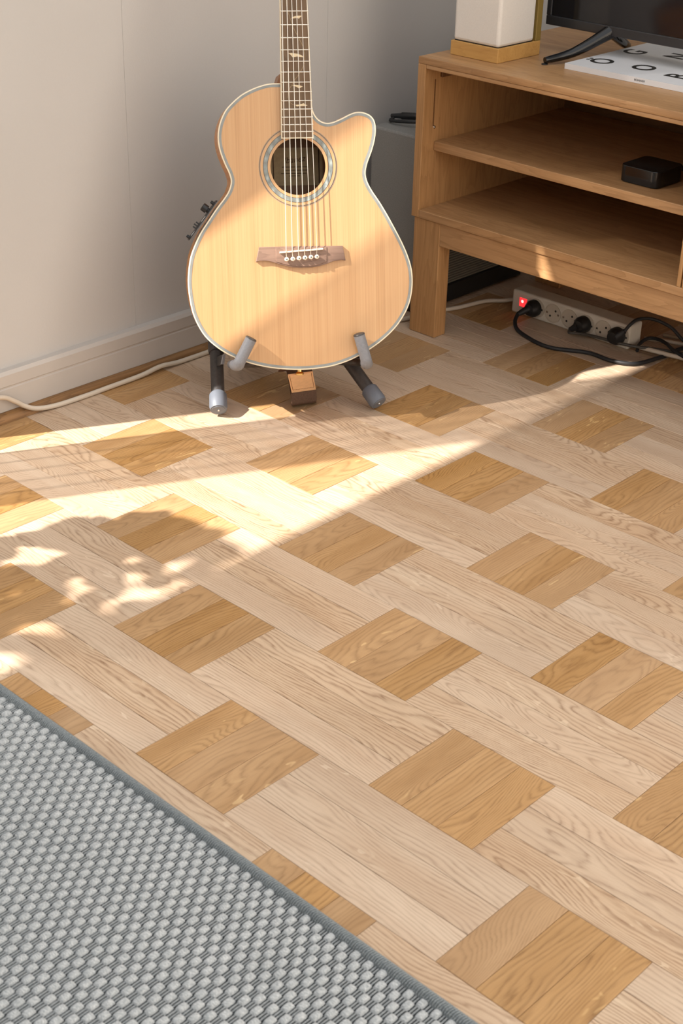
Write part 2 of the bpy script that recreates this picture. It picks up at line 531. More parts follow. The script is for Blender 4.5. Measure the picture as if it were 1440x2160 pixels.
def plank_mesh(lx, ly):
    bm = bmesh.new()
    g, b, d = 0.00028, 0.0006, 0.0004
    x, y = lx/2-g, ly/2-g
    rings = []
    for ix, z in ((0, -0.0085), (0, -d), (b, 0.0)):
        rings.append([bm.verts.new((sx*(x-ix), sy*(y-ix), z)) for sx, sy in ((-1, -1), (1, -1), (1, 1), (-1, 1))])
    for i in range(2):
        for k in range(4):
            bm.faces.new((rings[i][k], rings[i][(k+1) % 4], rings[i+1][(k+1) % 4], rings[i+1][k]))
    bm.faces.new(rings[2])
    return finish(bm, 'plank')

def in_view(x, y, mx=60):
    d = Vector((x, y, 0)) - CAM
    z = d.dot(CF)
    if z <= 0.1: return None
    u = 720 + FPX*d.dot(CR)/z; w = 1080 - FPX*d.dot(CU)/z
    return (-mx < u < 1440+mx) and (600 < w < 2160+mx)

cache = {}
rest = bmesh.new()
n_ind = 0
rp = random.Random(3)
def put_plank(x0, x1, y0, y1, along, matname):
    global n_ind
    x0 = max(x0, XW + 0.004); y1 = min(y1, YB - 0.002)
    if x1 - x0 < 0.004 or y1 - y0 < 0.004: return
    cx, cy = (x0+x1)/2, (y0+y1)/2
    lx, ly = (x1-x0, y1-y0) if along == 'X' else (y1-y0, x1-x0)
    vis = any(in_view(a, b) for a, b in ((cx, cy), (x0, y0), (x1, y0), (x0, y1), (x1, y1)))
    under_rug = y1 < -0.30
    if not vis or under_rug:
        box_bm((x0+.0003, y0+.0003, -0.0085), (x1-.0003, y1-.0003, 0), bm=rest)
        return
    key = (round(lx, 4), round(ly, 4), matname)
    if key not in cache:
        me = plank_mesh(lx, ly)
        me.materials.append(M[matname])
        cache[key] = me
    o = link('plank', cache[key], None, floor_o, (cx, cy, rp.uniform(-0.00025, 0.0)),
             (rp.uniform(-1, 1)*0.0009, rp.uniform(-1, 1)*0.0004, 0 if along == 'X' else R(90)))
    if rp.random() < 0.5: o.rotation_euler.z += math.pi
    n_ind += 1

for k in range(-16, 12):
    ya, yb = (k-0.5)*W, (k+0.5)*W
    m0 = k % 2
    for mm in range(-8, 20):
        m = 2*mm + m0 - 2
        cx = m*P3/2
        xa, xb = cx - SA/2, cx + SA/2
        if xb > -0.9 and xa < 2.6:
            for s in range(3):
                put_plank(xa + s*SA/3, xa + (s+1)*SA/3, ya, yb, 'Y', 'plank_dark')
        xc, xd = xb, cx + P3 - SA/2
        if xd > -0.9 and xc < 2.6:
            for s in range(3):
                put_plank(xc, xd, ya + s*W/3, ya + (s+1)*W/3, 'X', 'plank_light')
ro = link('parquet_beyond', finish(rest, 'parquet_beyond'), M['plank_light'], floor_o)
tag(ro, kind='stuff')

# ------------------------------------------------------------------ walls
TOP = 4.20  # extra height added to pier and lintel, stops sun passing over the wall
wl = box('wall_left', (XW-0.16, 0.013, -0.05), (XW-0.0012, YB+0.15, 2.7), M['paint'])
tag(wl, 'pale papered wall behind the guitar', kind='structure')
seams = [0.013, 0.5237, 1.0344, YB+0.001]
for i in range(3):
    box('wallpaper_strip', (XW-0.0012, seams[i]+0.0001, 0.06), (XW, seams[i+1]-0.0001, 2.7), M['wall'], wl, bevel=0.0004, seg=1)
# the same wall round the window, towards the viewer
box('wall_pier', (XW-0.16, -3.6, -0.05), (XW, -2.30, TOP), M['wall'], wl)
box('wall_lintel', (XW-0.16, -2.30, 2.40), (XW, 0.013, TOP), M['wall'], wl)
box('wall_apron', (XW-0.16, -2.30, -0.05), (XW, 0.013, 0.06), M['wall'], wl)
wb = box('wall_back', (XW-0.16, YB, -0.05), (3.2, YB+0.15, 2.7), M['white_wall'])
tag(wb, 'pale wall behind the television', kind='structure')
tag(box('wall_front', (XW-0.16, -3.60, -0.05), (3.2, -3.45, 2.6), M['white_wall']), 'pale wall behind the viewer', kind='structure')
tag(box('wall_right', (3.05, -3.45, -0.05), (3.2, YB, 2.6), M['white_wall']), 'pale wall facing the guitar', kind='structure')

def skirting(name, side, lo, hi, axis):
    """moulded board: profile in (out, z) swept along an axis"""
    prof = [(0, 0.006), (0.016, 0.006), (0.016, 0.056), (0.0145, 0.0575), (0.0145, 0.060), (0.0165, 0.062), (0.0165, 0.0825), (0.012, 0.0885), (0.0, 0.0895)]
    bm = bmesh.new()
    def P(o, z, s): return (XW+o, s, z) if axis == 'Y' else (s, YB-o, z)
    A = [bm.verts.new(P(o, z, lo)) for o, z in prof]
    B = [bm.verts.new(P(o, z, hi)) for o, z in prof]
    for i in range(len(prof)):
        j = (i+1) % len(prof)
        bm.faces.new((A[i], A[j], B[j], B[i]))
    bm.faces.new(A); bm.faces.new(B)
    o = link(name, finish(bm, name), M['paint'])
    tag(o, side, kind='structure')
    return o
skirting('baseboard_left', 'painted moulded skirting board along the wall behind the guitar', -0.005, YB, 'Y')
skirting('baseboard_back', 'painted moulded skirting board behind the bench', XW+0.017, 3.2, 'X')
bm = bmesh.new()
prof = [(0, 0.0)] + [(0.0165 + 0.0005 + 0.015*math.sin(a), 0.0005+0.015*math.cos(a)) for a in (0, 0.4, 0.8, 1.2, 1.57)]
A = [bm.verts.new((XW+o, -0.005, z)) for o, z in prof]; B = [bm.verts.new((XW+o, YB, z)) for o, z in prof]
for i in range(len(prof)):
    j = (i+1) % len(prof); bm.faces.new((A[i], A[j], B[j], B[i]))
bm.faces.new(A); bm.faces.new(B)
tag(link('trim_1', finish(bm, 'trim_1', True, 60), M['quarter']), 'brown wooden beading between skirting board and floor', kind='structure')

# ------------------------------------------------------------------ window beside the guitar (outside the frame, lets the sun in)
wn = bpy.data.objects.new('window_1', None); COL.objects.link(wn); wn.location = (XW-0.14, -1.15, 0.06)
tag(wn, 'tall white framed window that lets the sun onto the floor', kind='structure')
def wpart(name, lo, hi, mat):
    o = box(name, lo, hi, mat, None, bevel=0.002, seg=1)
    o.parent = wn; o.matrix_parent_inverse = Matrix.Translation(-wn.location)
    return o
fx0, fx1 = XW-0.135, XW-0.085
wpart('window_frame', (fx0, -0.030, 0.06), (fx1, 0.013, 2.40), M['white_paint'])
wpart('window_frame', (fx0, -2.30, 0.06), (fx1, -2.26, 2.40), M['white_paint'])
wpart('window_frame', (fx0, -2.26, 2.36), (fx1, -0.03, 2.40), M['white_paint'])
wpart('window_frame', (fx0, -2.26, 0.06), (fx1, -0.03, 0.10), M['white_paint'])
wpart('window_pane', (XW-0.113, -2.26, 0.10), (XW-0.107, -0.03, 2.36), M['glass'])
# sheer curtain in front of the glass
bm = bmesh.new()
ny = 60
ca = [];
for i in range(ny+1):
    y = -0.53 + 0.43*i/ny + 0.03
    x = XW+0.016 + 0.007*math.sin(i*0.55) + 0.003*math.sin(i*1.7)
    ca.append((bm.verts.new((x, y, 0.03)), bm.verts.new((x, y, 1.36))))
for i in range(ny):
    bm.faces.new((ca[i][0], ca[i+1][0], ca[i+1][1], ca[i][1]))
cu = link('sheer_curtain', finish(bm, 'sheer_curtain', True, 180), M['sheer'])
tag(cu, 'thin sheer curtain hanging at the window next to the wall', 'curtain')
bl = thing('roller_blind', 'half lowered translucent roller blind in the window', 'blind', (XW-0.012, -1.4, 1.352))
b1 = box('cloth', (0, -0.855, 0), (0.0006, 1.40, 0.93), M['blind'], bl)
tube('hem_bar', [(0.0003, -0.855, 0), (0.0003, 1.40, 0)], 0.004, M['white_plastic'], bl, 8)
tube('roller', [(0.0003, -0.86, 0.935), (0.0003, 1.40, 0.935)], 0.018, M['white_plastic'], bl, 12)

# plant on the floor by the window; its leaves shade the floor
pl = thing('house_plant', 'leafy green house plant in a clay pot below the window', 'plant', (XW+0.17, -0.88, 0))
lathe('pot', [(0, 0.0), (0.10, 0.0), (0.14, 0.24), (0.15, 0.24), (0.15, 0.28), (0.135, 0.28), (0.132, 0.25), (0, 0.25)], M['pot'], pl)
lathe('soil', [(0, 0.252), (0.131, 0.251), (0.131, 0.24), (0, 0.24)], M['soil'], pl)
rl = random.Random(11)
def leaf_mesh(L, Wd):
    bm = bmesh.new()
    rows = 7
    last = None
    for i in range(rows+1):
        t_ = i/rows
        w = Wd*math.sin(math.pi*(0.04+0.96*t_)**0.85)**0.8 * 0.5 if 0 < i < rows else 0.0006
        z = -0.25*L*t_*t_
        a = bm.verts.new((-w, L*t_, z + w*0.25)); b = bm.verts.new((0, L*t_, z)); c = bm.verts.new((w, L*t_, z + w*0.25))
        if last:
            bm.faces.new((last[0], last[1], b, a)); bm.faces.new((last[1], last[2], c, b))
        last = (a, b, c)
    bmesh.ops.solidify(bm, geom=bm.faces[:], thickness=0.0006)
    return finish(bm, 'leaf', True, 80)
leaves = [leaf_mesh(0.060, 0.042), leaf_mesh(0.066, 0.046), leaf_mesh(0.054, 0.040)]
for me in leaves: me.materials.append(M['leaf'])
stems = []
for i in range(3, 10):
    ya = -1.12 + rl.uniform(-0.04, 0.04)
    yb = -0.80 - 0.085*i
    zb = 0.60 + rl.uniform(0, 0.35)
    pts = catmull([(0, ya+1.12, 0.25), (rl.uniform(-.03, .03), (ya+yb)/2+1.12, 0.45), (rl.uniform(-.10, .02), yb+1.12+0.06, zb)], 6)
    stems.append((yb, zb, pts))
    tube('stem', pts, [0.006 - 0.004*j/len(pts) for j in range(len(pts))], M['stem'], pl, 6)
# leaves: place in the plant (metres) and turn (quaternion)
LEAVES = [
    (0.018,0.432,0.588,0.77,0.03,-0.46,0.44), (0.002,0.391,0.615,0.94,0.22,-0.25,0.09), (-0.073,0.267,0.625,0.81,0.48,-0.22,0.27), (-0.111,0.308,0.653,0.37,0.43,0.05,-0.82), (0.003,0.477,0.513,0.09,0.21,0.38,-0.9), (0.052,0.486,0.472,0.77,0.31,-0.29,0.48),
    (-0.007,0.333,0.65,0.72,0.05,-0.46,0.51), (-0.083,0.274,0.778,-0.07,0.16,0.21,-0.96), (0.033,0.404,0.599,0.88,0.05,-0.39,0.27), (-0.093,0.136,0.873,0.88,0.23,-0.31,0.27), (-0.082,0.247,0.793,0.65,0.57,-0.08,-0.5), (-0.024,0.246,0.792,0.94,0.1,-0.29,0.12),
    (0.015,0.405,0.499,0.5,0.11,-0.31,0.8), (0.014,0.414,0.446,0.86,0.47,-0.19,0.05), (-0.021,0.298,0.596,0.78,0.31,-0.29,0.46), (0.037,0.401,0.518,0.8,0.01,-0.46,0.39), (-0.068,0.184,0.734,0.8,0.46,-0.22,0.32), (0.043,0.389,0.582,0.63,0.18,-0.33,0.68),
    (-0.015,0.353,0.6,0.71,0.55,-0.07,-0.44), (-0.058,0.167,0.792,0.9,0.32,-0.25,0.17), (-0.032,0.263,0.715,0.88,0.31,0.01,-0.35), (-0.056,0.135,0.871,0.84,0.21,-0.34,0.37), (-0.092,0.159,0.879,0.56,0.54,-0.04,-0.63), (-0.143,0.053,0.998,0.81,0.22,0.19,-0.51),
    (-0.103,0.113,0.969,0.65,0.22,0.33,-0.65), (-0.05,0.344,0.519,0.08,0.24,0.22,-0.94), (-0.007,0.436,0.448,0.46,0.25,0.39,-0.76), (-0.056,0.285,0.591,0.68,0.51,-0.02,-0.53), (0.002,0.277,0.609,0.8,0.35,-0.27,0.39), (0.014,0.283,0.62,0.76,0.41,-0.24,0.44),
    (-0.069,0.217,0.724,0.6,0.32,0.23,-0.69), (-0.063,0.124,0.79,0.92,0.33,-0.19,0.02), (-0.048,0.166,0.763,0.83,0.52,-0.15,-0.11), (-0.065,0.077,0.914,0.6,0.2,-0.29,0.71), (-0.063,0.203,0.82,0.35,0.39,0.1,-0.85), (-0.066,0.112,0.873,0.91,0.22,0.04,-0.35),
    (-0.1,0.093,0.96,0.4,0.36,0.18,-0.82), (-0.009,0.12,0.931,0.68,0.1,-0.42,0.59), (-0.108,0.016,1.039,0.58,0.55,-0.05,-0.6), (-0.068,0.29,0.418,0.75,0.57,-0.11,-0.32), (-0.08,0.213,0.574,0.39,0.05,-0.27,0.88), (-0.05,0.219,0.531,0.84,0.32,-0.28,0.34),
    (-0.011,0.344,0.41,0.95,0.25,-0.1,-0.17), (-0.044,0.209,0.607,0.58,0.12,-0.35,0.73), (-0.101,0.128,0.812,0.14,0.26,0.26,-0.92), (-0.057,0.183,0.715,0.75,0.3,0.16,-0.56), (0.041,0.252,0.68,0.67,0.08,-0.44,0.59), (0.01,0.169,0.799,0.79,0.05,-0.45,0.42),
    (0.01,0.159,0.799,0.92,0.28,-0.25,0.13), (-0.105,0.035,1.008,0.24,0.35,0.1,-0.9), (-0.071,0.093,0.951,0.5,0.35,0.2,-0.77), (-0.106,-0.092,1.103,0.96,0.13,-0.23,0.04), (-0.023,0.034,0.99,0.93,0.17,-0.29,0.16), (-0.136,0.129,0.63,0.29,0.37,0.12,-0.88),
    (0.009,0.313,0.461,0.46,-0.05,-0.52,0.72), (-0.137,0.084,0.66,0.7,0.52,-0.03,-0.5), (-0.008,0.247,0.61,0.7,0.47,0.01,-0.53), (-0.086,0.084,0.825,0.47,0.23,0.41,-0.75), (-0.091,-0.038,0.959,0.57,0.13,-0.35,0.73), (-0.125,-0.125,1.178,0.09,0.24,0.23,-0.94),
    (-0.135,0.041,0.644,0.88,0.26,0.06,-0.4), (-0.059,0.207,0.56,0.15,0.2,0.53,-0.81), (-0.05,0.2,0.588,0.08,0.2,0.41,-0.89), (-0.006,0.169,0.584,0.7,0.25,-0.3,0.59), (-0.082,0.079,0.699,0.72,0.5,-0.02,-0.48), (0.029,0.211,0.563,0.82,0.54,-0.18,0.03),
    (0.053,0.218,0.601,0.79,0.23,-0.34,0.47), (-0.059,0.051,0.766,0.8,0.53,-0.11,-0.26), (-0.014,0.119,0.785,0.33,-0.09,-0.53,0.78), (-0.082,-0.043,0.957,0.37,0.01,-0.33,0.87), (-0.01,0.083,0.844,0.42,0.07,-0.29,0.86), (-0.013,0.137,0.813,0.53,0.4,0.13,-0.73),
    (0.011,0.002,0.961,0.88,0.16,-0.34,0.28), (-0.107,-0.209,1.301,-0.06,0.16,0.56,-0.81), (-0.095,-0.016,0.688,0.84,0.47,-0.21,0.16), (-0.071,0.034,0.717,0.41,-0.05,-0.5,0.76), (-0.035,0.136,0.565,0.91,0.32,-0.06,-0.25), (0.037,0.22,0.561,0.41,-0.03,-0.46,0.79),
    (-0.102,-0.072,0.795,0.9,0.39,-0.19,0.03), (-0.105,0.006,0.784,0.6,0.24,0.34,-0.68), (-0.078,-0.074,0.871,0.67,0.23,-0.31,0.64), (-0.07,-0.053,0.885,0.56,0.15,-0.32,0.75), (0.026,0.067,0.811,0.7,0.09,-0.43,0.57), (-0.039,-0.113,1.023,0.84,0.3,-0.29,0.35),
    (0.012,0.014,1.045,0.17,0.29,0.17,-0.92), (-0.001,-0.104,1.106,0.97,0.16,-0.2,-0.01), (-0.07,0.096,0.597,0.53,0.33,0.24,-0.75), (-0.009,0.129,0.607,0.23,-0.08,-0.38,0.89), (0.041,0.189,0.552,0.44,0.09,-0.27,0.85), (-0.021,0.136,0.586,0.58,0.51,-0.01,-0.64),
    (-0.061,0.056,0.714,0.32,0.37,0.13,-0.86), (-0.073,-0.123,0.896,0.85,0.23,-0.33,0.35), (-0.089,-0.176,0.981,0.69,0.01,-0.49,0.53), (-0.086,-0.202,1.05,0.89,0.16,-0.34,0.26), (-0.054,-0.179,1.136,0.85,0.4,-0.04,-0.33), (-0.007,-0.044,1.049,0.62,0.34,0.19,-0.68),
    (-0.088,-0.289,1.27,0.85,0.47,-0.1,-0.23), (-0.022,-0.207,1.261,0.53,0.15,-0.29,0.78), (-0.037,0.041,0.603,0.92,0.29,-0.06,-0.24), (-0.01,0.09,0.569,0.81,0.53,-0.13,-0.19), (-0.078,-0.143,0.846,0.72,0.27,-0.3,0.56), (-0.065,-0.033,0.722,0.83,0.44,-0.05,-0.33),
    (0.028,0.034,0.717,0.83,0.27,-0.31,0.38), (0.031,0.03,0.759,0.68,0.08,-0.44,0.58), (-0.061,-0.134,0.943,0.78,0.54,-0.1,-0.29), (-0.044,-0.261,1.251,0.49,0.08,-0.34,0.8), (0.019,-0.158,1.144,0.59,0.26,-0.23,0.72), (-0.1,-0.315,1.303,0.71,0.25,0.25,-0.6),
    (-0.044,-0.192,1.225,0.42,0.25,0.39,-0.78), (-0.027,-0.289,1.271,0.95,0.23,-0.21,0.02), (-0.034,0.054,0.6,0.66,0.35,0.17,-0.65), (-0.093,-0.165,0.865,0.47,0.08,-0.33,0.82), (-0.034,-0.002,0.727,0.15,0.19,0.55,-0.8), (-0.014,-0.037,0.702,0.93,0.29,-0.22,0.08),
    (-0.009,0.027,0.726,0.14,0.2,0.49,-0.84), (-0.011,-0.087,0.833,0.59,0.09,-0.4,0.7), (0.036,0.061,0.723,-0.18,0.1,0.29,-0.93), (0.007,0.039,0.764,0.18,0.22,0.46,-0.84), (-0.056,-0.2,1.037,0.3,-0.11,-0.56,0.77), (0.002,-0.064,0.921,0.61,0.42,0.1,-0.67),
    (-0.102,-0.3,1.155,0.82,0.3,0.1,-0.48), (-0.096,-0.324,1.258,-0.04,0.17,0.56,-0.81), (0.011,-0.1,0.978,0.8,0.47,-0.05,-0.38), (0.016,-0.187,1.131,0.52,0.08,-0.37,0.77), (-0.08,-0.343,1.325,0.29,-0.11,-0.55,0.78), (-0.091,-0.369,1.366,-0.14,0.14,0.49,-0.85),
    (-0.025,-0.27,1.201,0.87,0.46,-0.15,-0.09), (-0.017,-0.28,1.297,0.29,-0.07,-0.44,0.85), (-0.033,-0.242,1.255,0.48,0.34,0.22,-0.78), (0.03,-0.24,1.281,0.46,0.01,-0.43,0.78), (-0.069,-0.162,0.774,0.86,0.47,-0.17,-0.04), (-0.059,-0.066,0.749,0.51,0.3,0.29,-0.75),
    (-0.084,-0.195,0.917,0.36,-0.03,-0.4,0.84), (-0.014,-0.037,0.778,-0.12,0.14,0.5,-0.84), (-0.078,-0.22,0.895,0.82,0.54,-0.18,0.02), (-0.006,-0.067,0.865,-0.06,0.17,0.18,-0.97), (0.011,-0.088,0.831,0.93,0.28,-0.07,-0.22), (-0.13,-0.335,1.115,0.7,0.52,-0.04,-0.49),
    (0.007,-0.152,0.971,0.88,0.39,-0.06,-0.28), (-0.007,-0.158,1.008,0.83,0.28,0.11,-0.47), (-0.027,-0.308,1.172,0.8,0.45,-0.23,0.32), (-0.001,-0.27,1.153,0.79,0.43,-0.23,0.38), (0.019,-0.235,1.156,0.63,0.27,-0.25,0.68), (-0.116,-0.42,1.378,0.26,0.37,0.08,-0.89),
    (-0.057,-0.416,1.369,0.66,0.22,-0.31,0.65), (-0.099,-0.399,1.394,0.21,0.31,0.17,-0.91), (0.004,-0.244,1.258,0.07,0.19,0.47,-0.86), (0.009,-0.351,1.332,0.72,0.23,-0.32,0.57), (-0.049,-0.404,1.446,-0.14,0.13,0.37,-0.91), (-0.106,-0.174,0.826,0.53,0.29,0.3,-0.74),
    (-0.108,-0.229,0.857,0.65,0.58,-0.08,-0.48), (0.019,-0.064,0.744,0.49,0.16,-0.23,0.82), (-0.053,-0.122,0.838,0.22,0.24,0.38,-0.87), (-0.031,-0.159,0.889,-0.21,0.07,0.23,-0.95), (-0.077,-0.333,1.151,0.23,-0.11,-0.52,0.82), (-0.12,-0.381,1.217,0.04,0.21,0.25,-0.94),
    (-0.083,-0.415,1.192,0.93,0.09,-0.31,0.15), (-0.025,-0.317,1.131,0.72,0.31,-0.28,0.56), (-0.03,-0.271,1.143,-0.11,0.13,0.24,-0.95), (-0.077,-0.391,1.203,0.94,0.29,-0.14,-0.11), (-0.09,-0.393,1.299,0.08,0.19,0.53,-0.82), (-0.063,-0.43,1.284,0.85,0.38,-0.25,0.27),
    (-0.09,-0.494,1.417,0.45,-0.01,-0.46,0.76), (-0.101,-0.498,1.442,0.25,-0.05,-0.28,0.93), (-0.08,-0.389,1.334,0.53,0.23,0.39,-0.72), (-0.077,-0.513,1.471,0.5,-0.01,-0.48,0.72), (-0.122,-0.55,1.471,0.83,0.51,-0.12,-0.21), (-0.084,-0.477,1.492,-0.05,0.16,0.49,-0.86),
    (-0.036,-0.483,1.471,0.58,0.26,-0.22,0.74), (-0.079,-0.458,1.493,0.26,0.21,0.5,-0.8), (0.027,-0.063,0.73,0.31,-0.06,-0.45,0.83), (0.02,-0.133,0.758,0.84,0.19,-0.35,0.36), (-0.076,-0.332,0.967,0.87,0.14,-0.36,0.31), (-0.061,-0.247,0.883,0.84,0.48,-0.11,-0.22),
    (-0.046,-0.36,1.106,0.8,0.49,-0.21,0.28), (-0.036,-0.282,1.043,0.86,0.21,0.13,-0.44), (-0.134,-0.465,1.248,0.78,0.34,0.1,-0.51), (-0.091,-0.484,1.326,0.49,-0.02,-0.5,0.71), (-0.036,-0.349,1.138,0.94,0.3,-0.12,-0.14), (-0.125,-0.473,1.341,0.4,0.27,0.36,-0.8),
    (-0.078,-0.522,1.359,0.86,0.17,-0.35,0.33), (-0.09,-0.442,1.303,0.77,0.3,0.15,-0.54), (-0.094,-0.522,1.374,0.97,0.16,-0.12,-0.13), (-0.014,-0.36,1.225,0.91,0.31,-0.03,-0.29), (-0.107,-0.515,1.458,0.29,0.33,0.2,-0.88), (-0.101,-0.533,1.499,0.21,0.21,0.5,-0.81),
    (-0.088,-0.594,1.562,0.52,0.01,-0.47,0.72), (-0.074,-0.57,1.558,0.47,0.02,-0.42,0.78), (-0.079,-0.598,1.53,0.94,0.28,-0.21,0.04), (-0.055,-0.454,1.471,0.34,0.32,0.24,-0.85), (-0.094,-0.356,0.991,0.46,-0.08,-0.57,0.68), (-0.025,-0.261,0.892,0.66,0.05,-0.46,0.59),
    (0.009,-0.116,0.793,-0.01,0.18,0.47,-0.86), (-0.055,-0.24,0.931,0.06,0.25,0.12,-0.96), (-0.005,-0.137,0.81,0.5,0.39,0.14,-0.76), (-0.028,-0.319,0.995,0.7,0.3,-0.27,0.59), (0.011,-0.209,0.867,0.96,0.21,-0.12,-0.13), (-0.082,-0.375,1.052,0.93,0.24,-0.02,-0.29),
    (-0.119,-0.465,1.25,-0.08,0.15,0.43,-0.89), (-0.02,-0.286,1.079,-0.09,0.15,0.32,-0.93), (0.051,-0.245,1.016,0.64,0.07,-0.44,0.63), (-0.032,-0.292,1.102,0.31,0.34,0.19,-0.87), (-0.108,-0.483,1.318,0.13,0.23,0.34,-0.9), (-0.103,-0.452,1.278,0.47,0.35,0.2,-0.78),
    (-0.051,-0.483,1.278,0.86,0.29,-0.29,0.29), (-0.099,-0.564,1.365,0.87,0.44,-0.21,0.1), (0.004,-0.353,1.239,0.25,-0.11,-0.54,0.79), (-0.085,-0.614,1.468,0.77,0.21,-0.35,0.49), (0.016,-0.415,1.284,0.75,0.29,-0.29,0.52), (-0.029,-0.394,1.279,0.61,0.5,0.0,-0.62),
    (-0.022,-0.406,1.352,0.1,0.26,0.18,-0.95), (-0.084,-0.523,1.482,0.3,0.24,0.41,-0.83), (-0.044,-0.484,1.395,0.72,0.59,-0.11,-0.36), (-0.072,-0.541,1.528,0.17,0.24,0.37,-0.88), (-0.139,-0.686,1.674,0.44,0.24,0.4,-0.77), (-0.024,-0.508,1.451,0.94,0.22,-0.04,-0.24),
    (-0.028,-0.245,0.891,0.26,-0.09,-0.45,0.85), (-0.125,-0.493,1.169,0.87,0.3,0.04,-0.39), (-0.077,-0.445,1.125,0.89,0.42,-0.12,-0.15), (-0.136,-0.56,1.316,0.8,0.33,0.09,-0.49), (-0.06,-0.465,1.216,0.94,0.26,-0.06,-0.23), (-0.053,-0.436,1.303,0.21,0.28,0.25,-0.9),
    (-0.102,-0.696,1.56,0.91,0.12,-0.33,0.21), (-0.107,-0.67,1.574,0.93,0.19,0.04,-0.33),
]
for i, (x, y, z, qw, qx, qy, qz) in enumerate(LEAVES):
    o = link('leaf', leaves[i % 3], None, pl, (x, y, z))
    o.rotation_mode = 'QUATERNION'
    o.rotation_quaternion = (qw, qx, qy, qz)


# ------------------------------------------------------------------ television bench
BX0, BX1 = -0.5465, 0.655
BY0, BY1 = 1.0624, 1.535
BZ = 0.5546
PT = 0.0185
bench = thing('tv_bench', 'brown oak television bench with open shelves on square legs', 'bench', (BX0, BY0, 0))
def bp(name, lo, hi, mat, bevel=0.0012, parent=None):
    """box in room coordinates as a part of the bench"""
    o = box(name, tuple(a-b for a, b in zip(lo, (BX0, BY0, 0))), tuple(a-b for a, b in zip(hi, (BX0, BY0, 0))), mat, parent or bench, bevel, 2)
    return o
def dup_mesh_mat(o, mat):
    o.data.materials.clear(); o.data.materials.append(mat)
bp('top_panel', (BX0, BY0, 0.5415), (BX1, BY1, BZ), M['bench'])
bp('top_rail', (BX0+PT, BY0+0.001, 0.5335), (BX1-PT, BY1-0.01, 0.5412), M['bench'])
bp('side_panel', (BX0, BY0, 0.2425), (BX0+PT, BY1, 0.5413), M['bench_v'])
bp('side_panel', (BX1-PT, BY0, 0.2425), (BX1, BY1, 0.5413), M['bench_v'])
bp('bottom_panel', (BX0+PT, BY0, 0.2425), (BX1-PT, BY1, 0.2585), M['bench'])
bp('back_panel', (BX0+PT, BY1-0.006, 0.2585), (BX1-PT, BY1-0.001, 0.5335), M['bench_dark'], 0)
DX = 0.0702
dv = bp('divider', (DX, BY0+0.0005, 0.2585), (DX+0.0075, BY1-0.006, 0.5335), M['bench_v'])
bp('divider', (DX+0.0105, BY0+0.0005, 0.2585), (DX+0.029, BY1-0.006, 0.5335), M['bench_v'])
bp('shelf', (BX0+PT+0.0005, 1.098, 0.3715), (DX-0.0003, BY1-0.012, 0.3895), M['bench'])
dr = bp('drawer_front', (DX+0.032, BY0+0.0005, 0.262), (BX1-PT-0.002, BY0+0.0185, 0.530), M['bench'])
tube('handle', [(DX+0.25-BX0, 0.0005, 0.40), (DX+0.25-BX0, -0.014, 0.40), (DX+0.37-BX0, -0.014, 0.40), (DX+0.37-BX0, 0.0005, 0.40)], 0.004, M['black'], dr, 8)
# dark wooden slide rail and shelf pin on the inside of the side panel
bp('slide_rail', (BX0+PT-0.0002, BY0+0.045, 0.512), (BX0+PT+0.006, BY1-0.05, 0.526), M['bench_dark'])
bp('rail_groove', (BX0+PT-0.0008, 1.092, 0.42), (BX0+PT+0.0004, 1.0955, 0.51), M['bench_dark'], 0)
lathe('shelf_pin', [(0, 0), (0.003, 0), (0.003, 0.003), (0.0015, 0.004), (0, 0.004)], M['chrome'], bench, (PT, 0.033, 0.418), (0, R(90), 0), 10)
# legs frame: legs stand 4 mm inside the carcass
LX, LW = BX0+0.006, 0.068
def leg(x0, x1, y0, y1):
    bp('leg', (x0, y0, 0.0), (x1, y1, 0.2423), M['bench_v'], 0.0015)
leg(LX, LX+LW, BY0+0.003, BY0+0.038)
leg(BX1-0.006-LW, BX1-0.006, BY0+0.003, BY0+0.038)
leg(LX, LX+LW, BY1-0.04, BY1-0.004)
leg(BX1-0.006-LW, BX1-0.006, BY1-0.04, BY1-0.004)
bp('apron', (LX+LW+0.0002, BY0+0.0035, 0.196), (BX1-0.006-LW-0.0002, BY0+0.026, 0.2423), M['bench'])
bp('apron', (LX+LW+0.0002, BY1-0.03, 0.196), (BX1-0.006-LW-0.0002, BY1-0.008, 0.2423), M['bench'])
bp('apron', (LX, BY0+0.0385, 0.196), (LX+0.022, BY1-0.0405, 0.2423), M['bench_v'])
bp('apron', (BX1-0.028, BY0+0.0385, 0.196), (BX1-0.006, BY1-0.0405, 0.2423), M['bench_v'])

# ------------------------------------------------------------------ speaker on the bench
sp = thing('table_speaker', 'white box shaped speaker with oak foot at the end of the bench', 'speaker', (-0.461, 1.182, BZ+0.0002))
box('base', (-0.0575, -0.060, 0), (0.0575, 0.070, 0.0268), M['oakpale'], sp, 0.001)
box('body', (-0.0545, -0.0575, 0.0275), (0.0555, 0.052, 0.30), M['speaker_white'], sp, 0.006, 3)
box('back_board', (-0.0575, 0.0545, 0.027), (0.0575, 0.070, 0.312), M['olive'], sp, 0.001)
box('shadow_gap', (-0.052, -0.055, 0.0266), (0.053, 0.05, 0.0277), M['black'], sp)

